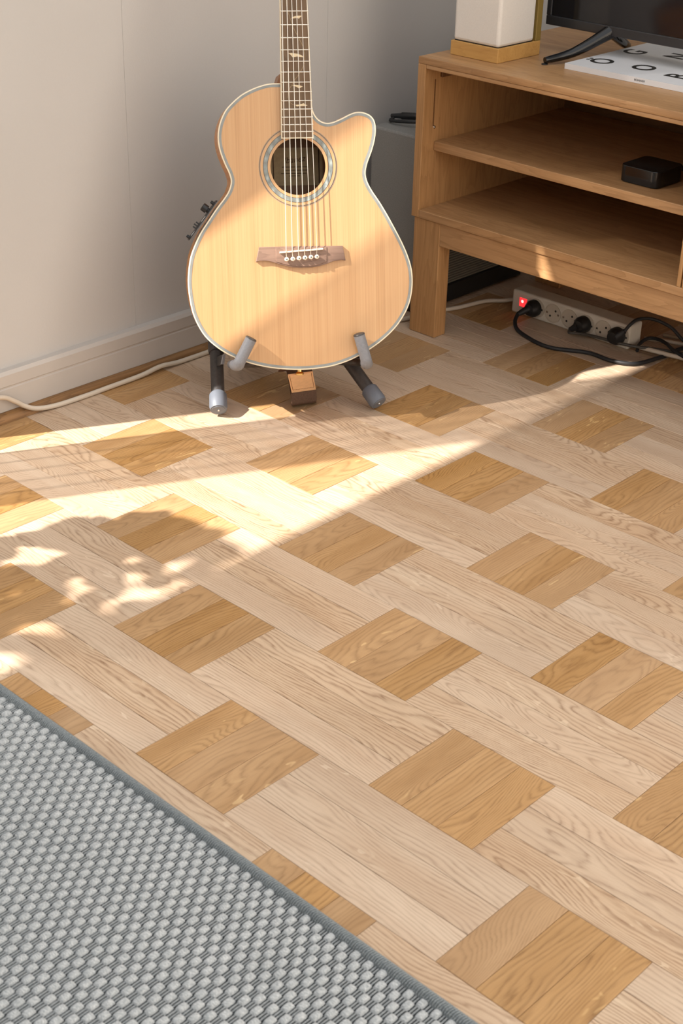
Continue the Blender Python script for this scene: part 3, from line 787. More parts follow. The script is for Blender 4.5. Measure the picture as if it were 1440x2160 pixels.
# ------------------------------------------------------------------ television
tv = thing('television', 'black flat television on splayed feet on the bench', 'television', (-0.43, 1.30, BZ+0.0002))
TW, TZ0, TZ1 = 0.93, 0.0475, 0.60
t = NT('tv_screen'); t.color((0.012, 0.012, 0.014)); t.set(Roughness=0.09); M['screen'] = t.m
t = NT('tv_bezel'); t.color((0.03, 0.03, 0.032)); t.set(Roughness=0.28); M['bezel'] = t.m
def frame_part(name, lo, hi, mat, bev=0.0015): return box(name, lo, hi, mat, tv, bev)
frame_part('bezel_bottom', (0, 0, TZ0), (TW, 0.032, TZ0+0.0175), M['bezel'])
frame_part('bezel_top', (0, 0, TZ1-0.012), (TW, 0.03, TZ1), M['bezel'])
frame_part('bezel_side', (0, 0.0, TZ0+0.0176), (0.011, 0.03, TZ1-0.0121), M['bezel'])
frame_part('bezel_side', (TW-0.011, 0.0, TZ0+0.0176), (TW, 0.03, TZ1-0.0121), M['bezel'])
frame_part('screen', (0.011, 0.003, TZ0+0.0175), (TW-0.011, 0.012, TZ1-0.012), M['screen'], 0)
frame_part('rear_cover', (0.05, 0.030, 0.08), (TW-0.05, 0.075, 0.42), M['black'], 0.01)
def tv_foot(x, sgn):
    bm = bmesh.new()
    ft = catmull([(x+0.008*sgn, -0.113, 0.0075), (x+0.03*sgn, -0.055, 0.018), (x+0.06*sgn, -0.004, 0.047), (x+0.064*sgn, 0.016, 0.056)], 6)
    tube_bm(ft, [0.0062 + 0.0100*(i/(len(ft)-1))**1.2 for i in range(len(ft))], 10, bm)
    rt = catmull([(x+0.064*sgn, 0.016, 0.056), (x+0.060*sgn, 0.036, 0.044), (x+0.044*sgn, 0.09, 0.020), (x+0.030*sgn, 0.128, 0.0075)], 6)
    tube_bm(rt, [0.0160 - 0.0095*(i/(len(rt)-1))**0.8 for i in range(len(rt))], 10, bm)
    link('foot', finish(bm, 'foot', True, 60), M['black_gloss'], tv)
tv_foot(0.080, 1)
tv_foot(TW-0.080, -1)
tube('chrome_trim', [(0.128, -0.006, 0.0475), (0.140, -0.008, 0.0462), (0.152, -0.006, 0.0475)], 0.0012, M['chrome'], tv, 6)
lathe('foot_pad', [(0, 0), (0.006, 0), (0.006, 0.002), (0, 0.002)], M['black_soft'], tv, (0.088, -0.113, 0), None, 12)

# ------------------------------------------------------------------ book on the bench
bk = thing('book', 'white book with large black letters lying before the television', 'book', (-0.296, 1.187, BZ+0.0002), (0, 0, R(1.0)))
BT = 0.0105
box('pages', (0.001, 0.001, 0.0009), (0.2735, 0.277, BT-0.0009), M['paper'], bk)
box('cover', (0, 0, BT-0.0009), (0.275, 0.279, BT), M['paper'], bk, 0.0002, 1)
box('cover', (0, 0, 0), (0.275, 0.279, 0.0009), M['paper'], bk, 0.0002, 1)
box('spine', (0, -0.0006, 0), (0.275, 0.0009, BT), M['paper'], bk, 0.0002, 1)
def letter(ch, x, y, size):
    text('letter', ch, size, M['ink'], bk, (x, y, BT+0.0002), (0, 0, R(90)), 0.0001, bold=0.0012)
letter('\u00d6', 0.040, 0.066, 0.060)
letter('G', 0.034, 0.184, 0.060)
letter('O', 0.124, 0.078, 0.060)
letter('N', 0.112, 0.214, 0.060)
letter('B', 0.205, 0.062, 0.060)
text('spine_print', 'BONNIER', 0.0052, M['ink'], bk, (0.163, -0.0008, 0.0055), (R(90), 0, 0), 0.0001)

# ------------------------------------------------------------------ streaming box on the shelf
st = thing('media_box', 'small glossy black media box on the bench shelf', 'media box', (-0.083, 1.186, 0.3897))
def rrect(w, h, r, n=6):
    pts = []
    for cx, cy, a0 in ((w/2-r, h/2-r, 0), (-w/2+r, h/2-r, 90), (-w/2+r, -h/2+r, 180), (w/2-r, -h/2+r, 270)):
        for i in range(n+1):
            a = R(a0 + 90*i/n); pts.append((cx+r*math.cos(a), cy+r*math.sin(a)))
    return pts
prism('body', rrect(0.083, 0.088, 0.014), 0.002, 0.031, M['black_gloss'], st, 0.0015)
prism('base_pad', rrect(0.074, 0.079, 0.012), 0.0, 0.002, M['black_soft'], st)
tube('plug', [(0.020, 0.044, 0.016), (0.024, 0.062, 0.017)], 0.006, M['black'], st, 8)
cb = tube('media_cable', catmull([(-0.059, 1.249, 0.4068), (-0.045, 1.285, 0.412), (-0.015, 1.33, 0.410), (0.03, 1.40, 0.398), (0.055, 1.50, 0.395)], 8), 0.0035, M['black_soft'])
tag(cb, 'thin black cable leaving the black media box on the shelf', 'cable')

# ------------------------------------------------------------------ power strip and plugs
PX0, PX1, PY0, PY1, PZ = -0.459, -0.160, 1.3045, 1.3505, 0.0515
ps = thing('power_strip', 'white six way power strip with a red lit switch under the bench', 'power strip', (PX0, PY0, 0.0))
box('body', (0, 0, 0.0003), (PX1-PX0, PY1-PY0, PZ), M['white_plastic'], ps, 0.004, 3)
sw = box('switch_bezel', (0.020, -0.0012, 0.018), (0.042, 0.001, 0.040), M['white_plastic'], ps, 0.0008)
box('rocker', (0.0218, -0.0030, 0.0195), (0.0402, -0.0005, 0.0385), M['switch'], sw, 0.0006)
lathe('glow_lamp', [(0, 0), (0.0035, 0), (0.0028, 0.0006), (0, 0.0008)], M['switch_lamp'], sw, (0.030, -0.0031, 0.0315), (R(90), 0, 0), 14)
SX = [0.0665 + 0.0425*i for i in range(6)]
for i, sx in enumerate(SX):
    s_o = lathe('socket', [(0.0, 0.0), (0.0185, 0.0), (0.0188, 0.0012), (0.0205, 0.0012), (0.0205, -0.0005)], M['socket'], ps, (sx, -0.0006, 0.026), (R(90), 0, 0), 28)
    for hx, hy in ((-0.0065, -0.0065), (0.0065, 0.0065)):
        lathe('pin_hole', [(0, 0.0004), (0.0024, 0.0004), (0.0024, 0.0)], M['ink'], s_o, (hx, hy, 0), None, 10)
    box('earth_clip', (-0.0165, -0.002, 0.0), (-0.0125, 0.002, 0.0014), M['chrome'], s_o)
    box('earth_clip', (0.0125, -0.002, 0.0), (0.0165, 0.002, 0.0014), M['chrome'], s_o)

def schuko(name, label, sx, lead, mat_lead, rlead, group=None):
    """round plug pushed into a socket, lead leaving it along the given room points"""
    base = Vector((PX0+sx, PY0-0.002, 0.026))
    o = thing(name, label, 'plug', base)
    lathe('plug_head', [(0, 0), (0.0180, 0), (0.0182, 0.010), (0.0165, 0.014), (0.012, 0.022), (0.0, 0.024)], M['black'], o, (0, 0, 0), (R(90), 0, 0), 24)
    pts = [Vector(p) - base for p in lead]
    tube('strain_relief', [pts[0], pts[0].lerp(pts[1], 0.5), pts[1]], [0.0085, 0.0070, 0.0050], M['black_soft'], o, 10)
    tube('lead', catmull(pts[1:], 8), rlead, mat_lead, o, 10)
    return o
schuko('power_plug', 'black plug next to the red switch with its lead looping to the floor', SX[0]-0.004,
       [(-0.399, 1.284, 0.028), (-0.409, 1.262, 0.019), (-0.402, 1.244, 0.010), (-0.380, 1.222, 0.0055), (-0.349, 1.206, 0.0050), (-0.3006, 1.1916, 0.0050), (-0.2605, 1.194, 0.0050), (-0.2009, 1.2251, 0.0050),
        (-0.1438, 1.2255, 0.0050), (-0.1029, 1.2481, 0.0050), (-0.0879, 1.31, 0.0050), (-0.0843, 1.339, 0.0048), (-0.0823, 1.3885, 0.0048), (-0.05, 1.46, 0.0048), (0.08, 1.49, 0.0048)], M['black_soft'], 0.0042)
schuko('power_plug', 'black plug in the middle of the white strip with a straight grey lead', SX[3]-0.004,
       [(-0.271, 1.284, 0.026), (-0.287, 1.279, 0.0145), (-0.282, 1.272, 0.0118), (-0.262, 1.279, 0.0135), (-0.225, 1.283, 0.0165), (-0.180, 1.288, 0.0165), (-0.142, 1.302, 0.0145), (-0.106, 1.325, 0.013), (-0.04, 1.37, 0.0055), (0.06, 1.40, 0.0048)], M['grey_cable'], 0.0033)
schuko('power_plug', 'black plug at the far end of the white strip with its lead rising', SX[5]-0.005,
       [(-0.177, 1.286, 0.030), (-0.164, 1.292, 0.044), (-0.157, 1.298, 0.058), (-0.152, 1.318, 0.066), (-0.135, 1.345, 0.064), (-0.105, 1.366, 0.050), (-0.075, 1.37, 0.030), (-0.05, 1.385, 0.012), (-0.01, 1.42, 0.0056), (0.09, 1.45, 0.0050)], M['black_soft'], 0.0034)

def cable(name, label, pts, r, mat, group=None, n=8):
    return tag(tube(name, catmull(pts, n), r, mat, None, 10), label, 'cable', group)
cable('white_cable', 'long white cord from the power strip along the skirting board', 
      [(-0.4600, 1.328, 0.020), (-0.478, 1.335, 0.014), (-0.502, 1.330, 0.0060), (-0.528, 1.30, 0.0049), (-0.5425, 1.23, 0.0049), (-0.562, 1.175, 0.0049), (-0.571, 1.12, 0.0049), (-0.585, 1.07, 0.0049), (-0.62, 1.00, 0.0049), (-0.69, 0.88, 0.0049),
       (-0.722, 0.78, 0.0049), (-0.7245, 0.70, 0.0049), (-0.724, 0.60, 0.0055), (-0.7235, 0.55, 0.010), (-0.7225, 0.50, 0.0060), (-0.7225, 0.43, 0.0049), (-0.7215, 0.36, 0.0049), (-0.724, 0.30, 0.0052), (-0.728, 0.262, 0.0100), (-0.733, 0.240, 0.0200), (-0.735, 0.222, 0.034), (-0.733, 0.19, 0.052), (-0.72, 0.12, 0.06)], 0.0046, M['white_cable'])
cable('grey_lead', 'thick grey white cable lying beside the end of the power strip', [(-0.136, 1.313, 0.0115), (-0.10, 1.318, 0.0115), (-0.05, 1.330, 0.010), (0.0, 1.345, 0.009), (0.10, 1.38, 0.0075)], 0.0046, M['white_cable'])
cable('white_lead', 'thin white cable curving behind the power strip end', [(-0.165, 1.372, 0.006), (-0.12, 1.395, 0.006), (-0.07, 1.41, 0.006), (-0.03, 1.43, 0.006), (0.0, 1.46, 0.006), (0.03, 1.50, 0.006)], 0.0038, M['white_cable'])
cable('looped_lead', 'black cable bent in a small loop past the power strip', [(-0.139, 1.307, 0.0050), (-0.150, 1.333, 0.010), (-0.146, 1.357, 0.016), (-0.125, 1.362, 0.018), (-0.100, 1.352, 0.0190), (-0.078, 1.335, 0.0205), (-0.05, 1.325, 0.0180), (0.02, 1.32, 0.005)], 0.0036, M['black_soft'])
cable('beige_lead', 'beige cable running towards the back wall under the bench', [(-0.150, 1.42, 0.0046), (-0.08, 1.445, 0.0046), (-0.01, 1.47, 0.0046), (0.06, 1.49, 0.0046)], 0.0040, plain('beige_cable', srgb(150, 132, 110), 0.5))

# ------------------------------------------------------------------ amplifier between wall and bench
AX0, AX1, AY0, AY1, AZ = -0.728, -0.583, 1.135, 1.50, 0.377
am = thing('guitar_amplifier', 'grey cloth covered amplifier box between the wall and the bench', 'amplifier', (AX0, AY0, 0.0))
aw, ad = AX1-AX0, AY1-AY0
box('cabinet', (0, 0, 0.042), (aw-0.004, ad, AZ), M['carpet'], am, 0.005, 3)
box('grille', (aw-0.004, 0.012, 0.046), (aw, ad-0.012, AZ-0.02), M['grille'], am, 0.001)
box('plinth', (0.002, 0.002, 0.004), (aw, ad-0.002, 0.042), M['black'], am, 0.002)
for fx in (0.02, aw-0.02):
    for fy in (0.03, ad-0.03):
        lathe('foot', [(0, 0), (0.010, 0), (0.011, 0.0045), (0, 0.0045)], M['black_soft'], am, (fx, fy, 0), None, 12)
# instrument cable thrown on top, silver jack
jc = thing('instrument_cable', 'coiled black instrument cable with a silver jack on the grey amplifier', 'cable', (-0.66, 1.20, AZ))
jp = []
for i in range(60):
    a = i*0.42
    jp.append((0.055 + 0.034*math.cos(a) + 0.004*math.sin(i*0.9), 0.030 + 0.050*math.sin(a), 0.0042 + 0.0015*i*0.6 + 0.003*math.sin(i*0.7)**2))
tube('coil', catmull(jp, 3), 0.0036, M['black_soft'], jc, 8)
tube('loose_end', catmull([jp[0], (0.03, 0.0, 0.012), (-0.01, -0.02, 0.010), (-0.05, -0.025, 0.0060), (-0.062, -0.005, 0.005)], 6), 0.0036, M['black_soft'], jc, 8)
jt = tube('jack_sleeve', [(-0.050, 0.010, 0.010), (-0.018, 0.014, 0.014), (-0.012, 0.015, 0.0145)], [0.0075, 0.0075, 0.005], M['black'], jc, 12)
tube('jack_tip', [(-0.012, 0.015, 0.0145), (0.012, 0.018, 0.019), (0.014, 0.0182, 0.0194), (0.018, 0.0188, 0.0202)], [0.0031, 0.0031, 0.0022, 0.0030], M['chrome'], jc, 10)
tube('sleeve_boot', [(-0.05, 0.010, 0.010), (-0.075, 0.004, 0.0068)], [0.006, 0.0042], M['black_soft'], jc, 10)

# ------------------------------------------------------------------ guitar
GR = Vector((math.cos(R(52)), math.sin(R(52)), 0))
GNH = Vector((math.sin(R(52)), -math.cos(R(52)), 0))
LEAN = R(17)
GN = GNH*math.cos(LEAN) + Vector((0, 0, math.sin(LEAN)))
GU = -GNH*math.sin(LEAN) + Vector((0, 0, math.cos(LEAN)))
GB = Vector((-0.3645, 0.578, 0.108))
GM = Matrix(((GR.x, GU.x, GN.x, GB.x), (GR.y, GU.y, GN.y, GB.y), (GR.z, GU.z, GN.z, GB.z), (0, 0, 0, 1)))
gt = thing('acoustic_guitar', 'pale topped acoustic guitar with a cutaway on a floor stand', 'guitar')
gt.matrix_world = GM
mm = 0.001
OUT = [(-27.3, 486.1), (-46.0, 485.7), (-63.7, 481.6), (-81.2, 474.8), (-96.0, 466.6), (-111.0, 454.2), (-122.4, 441.7), (-130.8, 424.9), (-135.2, 408.2), (-135.8, 391.2), (-132.7, 374.2), (-125.6, 354.2), (-119.3, 339.9), (-116.1, 325.5), (-120.3, 310.4), (-128.7, 297.5), (-141.8, 281.5), (-158.5, 258.6), (-171.9, 239.4), (-183.0, 217.9), (-190.9, 197.0), (-195.2, 171.6), (-196.3, 152.4), (-194.8, 130.2), (-190.1, 103.6), (-180.7, 79.6), (-166.6, 58.3), (-142.8, 37.6), (-117.2, 23.2), (-90.3, 12.7), (-60.4, 5.2), (-30.2, 0.9), (-2, -0.6), (25, 0.6), (53.0, 4.3), (79.9, 12.0), (101.3, 21.3), (118.8, 31.0), (141.7, 46.5), (163.7, 66.2), (179.3, 86.6), (190.2, 108.1), (195.6, 130.8), (197.0, 151.7), (195.0, 171.7), (188.2, 194.7), (177.8, 218.5), (164.3, 244.3), (152.0, 266.5), (140.0, 286.4), (127.5, 304.8), (118.9, 321.3), (116.2, 335.8), (119.2, 351.2), (127.1, 371.2), (132.8, 390.2), (135.1, 407.3), (133.4, 421.7), (126.6, 431.2), (114.7, 436.7), (102.8, 437.5), (90.9, 434.1), (75.9, 427.0), (61.0, 421.3), (49.1, 420.2), (38.8, 424.2), (31.6, 431.4), (27.0, 441.0), (25.0, 455.0), (23.5, 470.0), (20.0, 484.0), (0.0, 486.0)]
outl = [(p.x*mm, p.y*mm) for p in catmull([(a, b, 0) for a, b in OUT], 4, True)]
# orientation of the outline and inward offset
area = sum(outl[i][0]*outl[(i+1) % len(outl)][1] - outl[(i+1) % len(outl)][0]*outl[i][1] for i in range(len(outl)))
if area < 0: outl.reverse()
def inset(poly, d):
    n = len(poly); res = []
    for i in range(n):
        a = Vector(poly[i-1]); b = Vector(poly[(i+1) % n])
        t_ = (b-a).normalized()
        res.append((poly[i][0] - t_.y*d, poly[i][1] + t_.x*d))
    return res
def ring_strip(name, pa, za, pb, zb, mat, parent, smooth=True):
    bm = bmesh.new()
    A = [bm.verts.new((p[0], p[1], za)) for p in pa]; B = [bm.verts.new((p[0], p[1], zb)) for p in pb]
    n = len(pa)
    for i in range(n): bm.faces.new((A[i], A[(i+1) % n], B[(i+1) % n], B[i]))
    return link(name, finish(bm, name, smooth, 60), mat, parent)
DEP = 0.100
HX, HY, HR = -0.0005, 0.3484, 0.0476
# soundboard with the sound hole cut out
def plate_with_hole(poly, hr, z0, z1):
    bm = bmesh.new()
    seg = 64
    hole = [(HX+hr*math.cos(2*math.pi*k/seg), HY+hr*math.sin(2*math.pi*k/seg)) for k in range(seg)]
    for z in (z1, z0):
        o = [bm.verts.new((p[0], p[1], z)) for p in poly]; h = [bm.verts.new((p[0], p[1], z)) for p in hole]
        ed = [bm.edges.new((o[i], o[(i+1) % len(o)])) for i in range(len(o))] + [bm.edges.new((h[i], h[(i+1) % seg])) for i in range(seg)]
        bmesh.ops.triangle_fill(bm, use_beauty=True, use_dissolve=False, edges=ed)
        if z == z1: o1, h1 = o, h
    for A, B in ((o1, o), (h1, h)):
        for i in range(len(A)): bm.faces.new((A[i], A[(i+1) % len(A)], B[(i+1) % len(A)], B[i]))
    return bm
board = link('soundboard', finish(plate_with_hole(inset(outl, 0.0005), HR, -0.003, 0.0), 'soundboard'), M['gtop'], gt)
ring_strip('side', outl, -0.0015, outl, -DEP, M['gside'], gt)
inn = inset(outl, 0.0024)
ring_strip('lining', inn, -0.003, inn, -DEP+0.002, M['gback'], gt)
link('back', finish(prism_bm(inset(outl, 0.0003), -DEP-0.0025, -DEP+0.0005), 'back', False), M['gback'], gt)
# binding: cream edge and grey pearl purfling
b_out = inset(outl, -0.0006); b_in = inset(outl, 0.0015); p_in = inset(outl, 0.0058)
bm = bmesh.new()
L4 = [[bm.verts.new((p[0], p[1], z)) for p in pp] for pp, z in ((b_out, -0.0055), (b_out, 0.0002), (b_in, 0.0006), (b_in, -0.0030))]
n = len(outl)
for a in range(3):
    for i in range(n): bm.faces.new((L4[a][i], L4[a][(i+1) % n], L4[a+1][(i+1) % n], L4[a+1][i]))
link('binding', finish(bm, 'binding', True, 50), M['cream'], gt)
ring_strip('purfling', b_in, 0.00055, p_in, 0.00035, M['purfling'], board)
# rosette
annulus('rosette_line', 0.0524, 0.0530, 0.0, HX, HY, M['darkline'], board)
annulus('rosette', 0.0530, 0.0598, 0.0, HX, HY, M['abalone'], board)
annulus('rosette_line', 0.0598, 0.0604, 0.0, HX, HY, M['darkline'], board)
annulus('rosette_line', 0.0650, 0.0655, 0.0, HX, HY, M['purfling'], board)
annulus('rosette_line', 0.0660, 0.0666, 0.0, HX, HY, M['darkline'], board)
annulus('rosette_line', 0.0672, 0.0677, 0.0, HX, HY, M['purfling'], board)
# paper label inside
lb = box('label', (-0.038, 0.318, -DEP+0.0006), (0.055, 0.3835, -DEP+0.0012), M['label'], gt)
text('label_print', 'Ibanez', 0.0150, M['labelink'], lb, (0.004, 0.3625, -DEP+0.0014), (0, 0, R(6)), 0.0001, shear=0.35)
for i, (xa, xb_, y) in enumerate(((-0.018, 0.030, 0.3500), (-0.014, 0.028, 0.3445), (-0.020, 0.026, 0.3390), (-0.006, 0.014, 0.3345))):
    box('label_line', (xa, y-0.0006, -DEP+0.0012), (xb_, y+0.0006, -DEP+0.0014), M['labelink'], lb)
box('label_border', (-0.0345, 0.3215, -DEP+0.0012), (-0.0325, 0.380, -DEP+0.0014), M['labelink'], lb)
box('label_border', (0.0475, 0.3215, -DEP+0.0012), (0.0495, 0.380, -DEP+0.0014), M['labelink'], lb)
# bridge, saddle, pins
BR = [(-72.2, 214.3), (-20, 213.9), (30, 213.3), (73.5, 212.8), (75.8, 200.0), (78.1, 187.6), (69.8, 188.8), (57.0, 186.7), (42.9, 182.0), (31.4, 178.8), (18.7, 177.3), (-1.6, 177.2), (-16.8, 178.2), (-31.9, 182.1), (-41.9, 185.2), (-51.9, 188.6), (-61.9, 190.6), (-70.7, 190.4), (-78.5, 189.2), (-75.5, 201)]
bridge = prism('bridge', [(a*mm, b*mm) for a, b in BR], 0.0002, 0.0058, M['rosewood_x'], gt, 0.0007)
prism('bridge_crown', [(a*mm, b*mm) for a, b in [(-44, 212.5), (45, 211.6), (45, 186.5), (31, 181), (18, 179.3), (-2, 179.2), (-16, 180.2), (-32, 184.2), (-44, 188.5)]], 0.0056, 0.0072, M['rosewood_x'], bridge, 0.0010)
sd = Vector((38.4+37.5, 208.4-204.1, 0)).normalized(); nn = Vector((-sd.y, sd.x, 0))
sa = [Vector((-37.5, 204.1, 0)) + nn*1.4, Vector((-37.5, 204.1, 0)) - nn*1.4, Vector((38.4, 208.4, 0)) - nn*1.4, Vector((38.4, 208.4, 0)) + nn*1.4]
prism('saddle', [(p.x*mm, p.y*mm) for p in sa], 0.0064, 0.0122, M['bone'], bridge, 0.0006)
PINS = [(-25.7, 192.3), (-15.0, 192.7), (-4.2, 193.7), (6.3, 194.1), (16.7, 195.0), (27.1, 195.4)]
for x, y in PINS:
    pn = lathe('bridge_pin', [(0, 0.0062), (0.0022, 0.0062), (0.0022, 0.0090), (0.0038, 0.0100), (0.0040, 0.0120), (0.0028, 0.0138), (0, 0.0145)], M['bone'], bridge, (x*mm, y*mm, 0), None, 16)
    lathe('pin_dot', [(0, 0.0147), (0.0011, 0.0146), (0.0012, 0.0140), (0, 0.0140)], M['ink'], pn, None, None, 10)
# neck, fretboard, frets
Y0F, SCALE, YSAD = 0.3952, 0.6226, 0.2101
YN = YSAD + SCALE
def fw(y):           # centre and half width of the fretboard at y
    t_ = (y-0.3952)/(0.6200-0.3952)
    return (-0.0014*(1-t_) - 0.0021*t_), (0.0277*(1-t_) + 0.02335*t_)
FZ0, FZ1 = 0.0004, 0.0082
def fb_poly(d=0.0):
    c0, h0 = fw(Y0F); c1, h1 = fw(YN)
    return [(c0-h0+d, Y0F+d), (c0+h0-d, Y0F+d), (c1+h1-d, YN), (c1-h1+d, YN)]
fb = prism('fretboard', fb_poly(0.0011), FZ0, FZ1, M['rosewood'], gt, 0.0, False)
c0, h0 = fw(Y0F); c1, h1 = fw(YN)
def strip4(name, pts, z0, z1, mat, par): return prism(name, pts, z0, z1, mat, par, 0.0, False)
strip4('edge_binding', [(c0-h0, Y0F), (c0-h0+0.0018, Y0F), (c1-h1+0.0018, YN), (c1-h1, YN)], FZ0, FZ1+0.0002, M['cream'], fb)
strip4('edge_binding', [(c0+h0-0.0012, Y0F), (c0+h0, Y0F), (c1+h1, YN), (c1+h1-0.0012, YN)], FZ0, FZ1+0.0002, M['cream'], fb)
strip4('edge_binding', [(c0-h0, Y0F-0.0002), (c0+h0, Y0F-0.0002), (c0+h0, Y0F+0.0016), (c0-h0, Y0F+0.0016)], FZ0, FZ1+0.0003, M['cream'], fb)
for i in range(1, 21):
    y = YSAD + SCALE*2**(-i/12)
    c, h = fw(y)
    tube('fret', [(c-h+0.0004, y, FZ1+0.0003), (c+h+0.0004, y, FZ1+0.0003)], 0.00095, M['steel'], fb, 8)
INL = [[(-7.2, 590.2), (-3.4, 593.3), (2.3, 595.0), (11.3, 595.0), (10.0, 593.3), (8.0, 592.1), (6.3, 589.8), (3.9, 591.3)],
       [(-13.2, 534.7), (-6.6, 535.0), (1.5, 533.8), (8.8, 531.4), (13.7, 527.4), (8.8, 528.3), (1.4, 529.1), (-6.4, 528.0), (-9.2, 531.9)],
       [(-8.9, 481.7), (-3.9, 483.2), (3.5, 482.7), (10.0, 480.3), (7.5, 479.2), (3.3, 476.8), (0.1, 479.6), (-4.0, 480.8)],
       [(-4.0, 450.4), (2.7, 450.7), (11.0, 453.0), (12.6, 451.0), (17.5, 449.4), (11.7, 448.3), (2.6, 448.4), (-0.7, 447.6)]]
for poly in INL:
    prism('leaf_inlay', [(a*mm, b*mm) for a, b in poly], FZ1-0.0002, FZ1+0.0002, M['inlay'], fb, 0.0, False)
for vn in ([(-11.4, 599.1), (-7.7, 587.9), (-4.6, 578.6), (1.5, 565.4), (6.2, 556.8), (11.7, 545.8), (14.3, 534.9), (14.0, 523.1), (12.5, 515.3), (7.4, 505.9), (0.5, 495.8), (-4.5, 490.3), (-8.4, 482.8), (-11.8, 478.5), (-14.1, 473.0), (-15.4, 467.5), (-16.0, 462.0)],
           [(-13.7, 455.7), (-9.7, 452.1), (-4.8, 449.6)], [(-11.4, 599.1), (-15, 618), (-12, 650), (-4, 690), (6, 730), (8, 770)]):
    tube('vine_inlay', catmull([(a*mm, b*mm, FZ1-0.0001) for a, b in vn], 3), 0.00045, M['vine'], fb, 5)
# neck: half-round bar under the fretboard, heel, head
bm = bmesh.new()
rings = []
for y, dep in ((0.484, 0.090), (0.486, 0.070), (0.492, 0.045), (0.502, 0.030), (0.520, 0.0225), (0.60, 0.0215), (0.72, 0.0205), (YN, 0.020)):
    c, h = fw(y); h -= 0.0004
    rings.append([bm.verts.new((c + h*math.cos(math.pi + math.pi*k/14), y, FZ0 - 0.0002 + dep*math.sin(math.pi + math.pi*k/14))) for k in range(15)])
for i in range(len(rings)-1):
    for k in range(14): bm.faces.new((rings[i][k], rings[i][k+1], rings[i+1][k+1], rings[i+1][k]))
for rg in (rings[0], rings[-1]): bm.faces.new(rg)
for i in range(len(rings)-1): bm.faces.new((rings[i][0], rings[i+1][0], rings[i+1][-1], rings[i][-1]))
link('neck', finish(bm, 'neck', True, 50), M['neck'], gt)
cN, hN = fw(YN)
heel = prism('heel', [(-0.033, 0.4835), (0.020, 0.4835), (0.018, 0.503), (-0.026, 0.503)], -0.082, -0.012, M['neck'], gt, 0.004)
head = bpy.data.meshes.new('headstock')
hb = prism_bm([(cN-hN, 0.0), (cN+hN, 0.0), (cN+hN+0.012, 0.03), (cN+hN+0.008, 0.10), (cN+0.032, 0.165), (cN+0.006, 0.182), (cN-0.030, 0.168), (cN-hN-0.010, 0.10), (cN-hN-0.012, 0.03)], -0.016, 0.0, 0.001)
bmesh.ops.rotate(hb, cent=(0, 0, 0), matrix=Matrix.Rotation(R(-13), 3, 'X'), verts=hb.verts[:])
bmesh.ops.translate(hb, vec=(0, YN+0.004, 0.004), verts=hb.verts[:])
hd = link('headstock', finish(hb, 'headstock', True, 40), M['rosewood'], gt)
box('nut', (cN-hN, YN-0.002, FZ1-0.004), (cN+hN, YN+0.003, FZ1+0.0025), M['bone'], gt, 0.0005)
HT = [(-0.028, 0.045), (-0.028, 0.085), (-0.026, 0.125), (0.024, 0.125), (0.024, 0.085), (0.024, 0.045)]
def headpt(x, y, z): 
    v_ = Matrix.Rotation(R(-13), 3, 'X') @ Vector((x, y, z)); return v_ + Vector((0, YN+0.004, 0.004))
for x, y in HT:
    s_ = -1 if x < 0 else 1
    tp = tube('tuner_post', [headpt(x*0.7+cN, y, 0.0), headpt(x*0.7+cN, y, 0.012)], 0.003, M['chrome'], hd, 10)
    tube('tuner_key', [headpt(x*0.7+cN, y, -0.011), headpt(x+s_*0.014+cN, y, -0.011), headpt(x+s_*0.018+cN, y, -0.011), headpt(x+s_*0.026+cN, y, -0.011)], [0.0022, 0.0022, 0.007, 0.006], M['chrome'], tp, 10)
# strings: saddle to nut, short piece from saddle down to the pin
SB = [(-26.4, 205.0), (-15.7, 205.5), (-5.0, 206.0), (5.4, 206.5), (16.5, 207.1), (27.2, 207.7)]
SFB = [-24.4, -14.7, -5.2, 4.1, 13.3, 23.7]
STOP = [-21.9, -13.8, -5.5, 2.3, 10.6, 19.8]
SRAD = [0.00085, 0.00080, 0.00074, 0.00068, 0.00055, 0.00050]
for i in range(6):
    x0, y0 = SB[i][0]*mm, SB[i][1]*mm
    slope = (STOP[i]-SB[i][0])*mm/(0.620-y0)
    xn = x0 + slope*(YN-y0)
    z0_, zn = 0.0127, FZ1+0.0032
    pts = [(PINS[i][0]*mm, (PINS[i][1]+2.5)*mm, 0.0072), (x0, y0, z0_), (x0+slope*(YN-y0)*0.5, (y0+YN)/2, (z0_+zn)/2), (xn, YN, zn)]
    hx, hy = HT[i]
    pts.append(tuple(headpt(hx*0.7+cN, hy, 0.006)))
    tube('string', pts, SRAD[i], M['steel'], gt, 6)
# side electronics
side_dir = Vector((-0.614, -0.789, 0)); side_n = Vector((-0.789, 0.614, 0))
def on_side(s, out, z):     # s along the side from the upper end, out from the wood, z depth
    p = Vector((-0.1385, 0.2905, 0)) + side_dir*s
    bulge = 0.0025*math.sin(math.pi*min(max(s/0.08, 0), 1))
    return p + side_n*(out+bulge) + Vector((0, 0, z))
pre = prism('preamp_panel', rrect(0.084, 0.048, 0.006), 0.0, 0.0016, M['black'], gt, 0.0004)
pm = Matrix.Identity(4)
ctr = on_side(0.040, 0.0004, -0.034)
for i, ax in enumerate((side_dir, Vector((0, 0, -1)), side_n)):
    for j in range(3): pm[j][i] = ax[j]
for j in range(3): pm[j][3] = ctr[j]
pre.matrix_local = pm
lathe('small_button', [(0, 0.0016), (0.0028, 0.0016), (0.0028, 0.0075), (0.0022, 0.0082), (0, 0.0082)], M['black'], pre, (-0.034, -0.012, 0), None, 14)
kb = lathe('volume_knob', [(0, 0.0016), (0.0045, 0.0016), (0.0045, 0.005), (0.0072, 0.0055), (0.0070, 0.0145), (0.0060, 0.0152), (0, 0.0152)], M['black'], pre, (-0.019, -0.008, 0), None, 18)
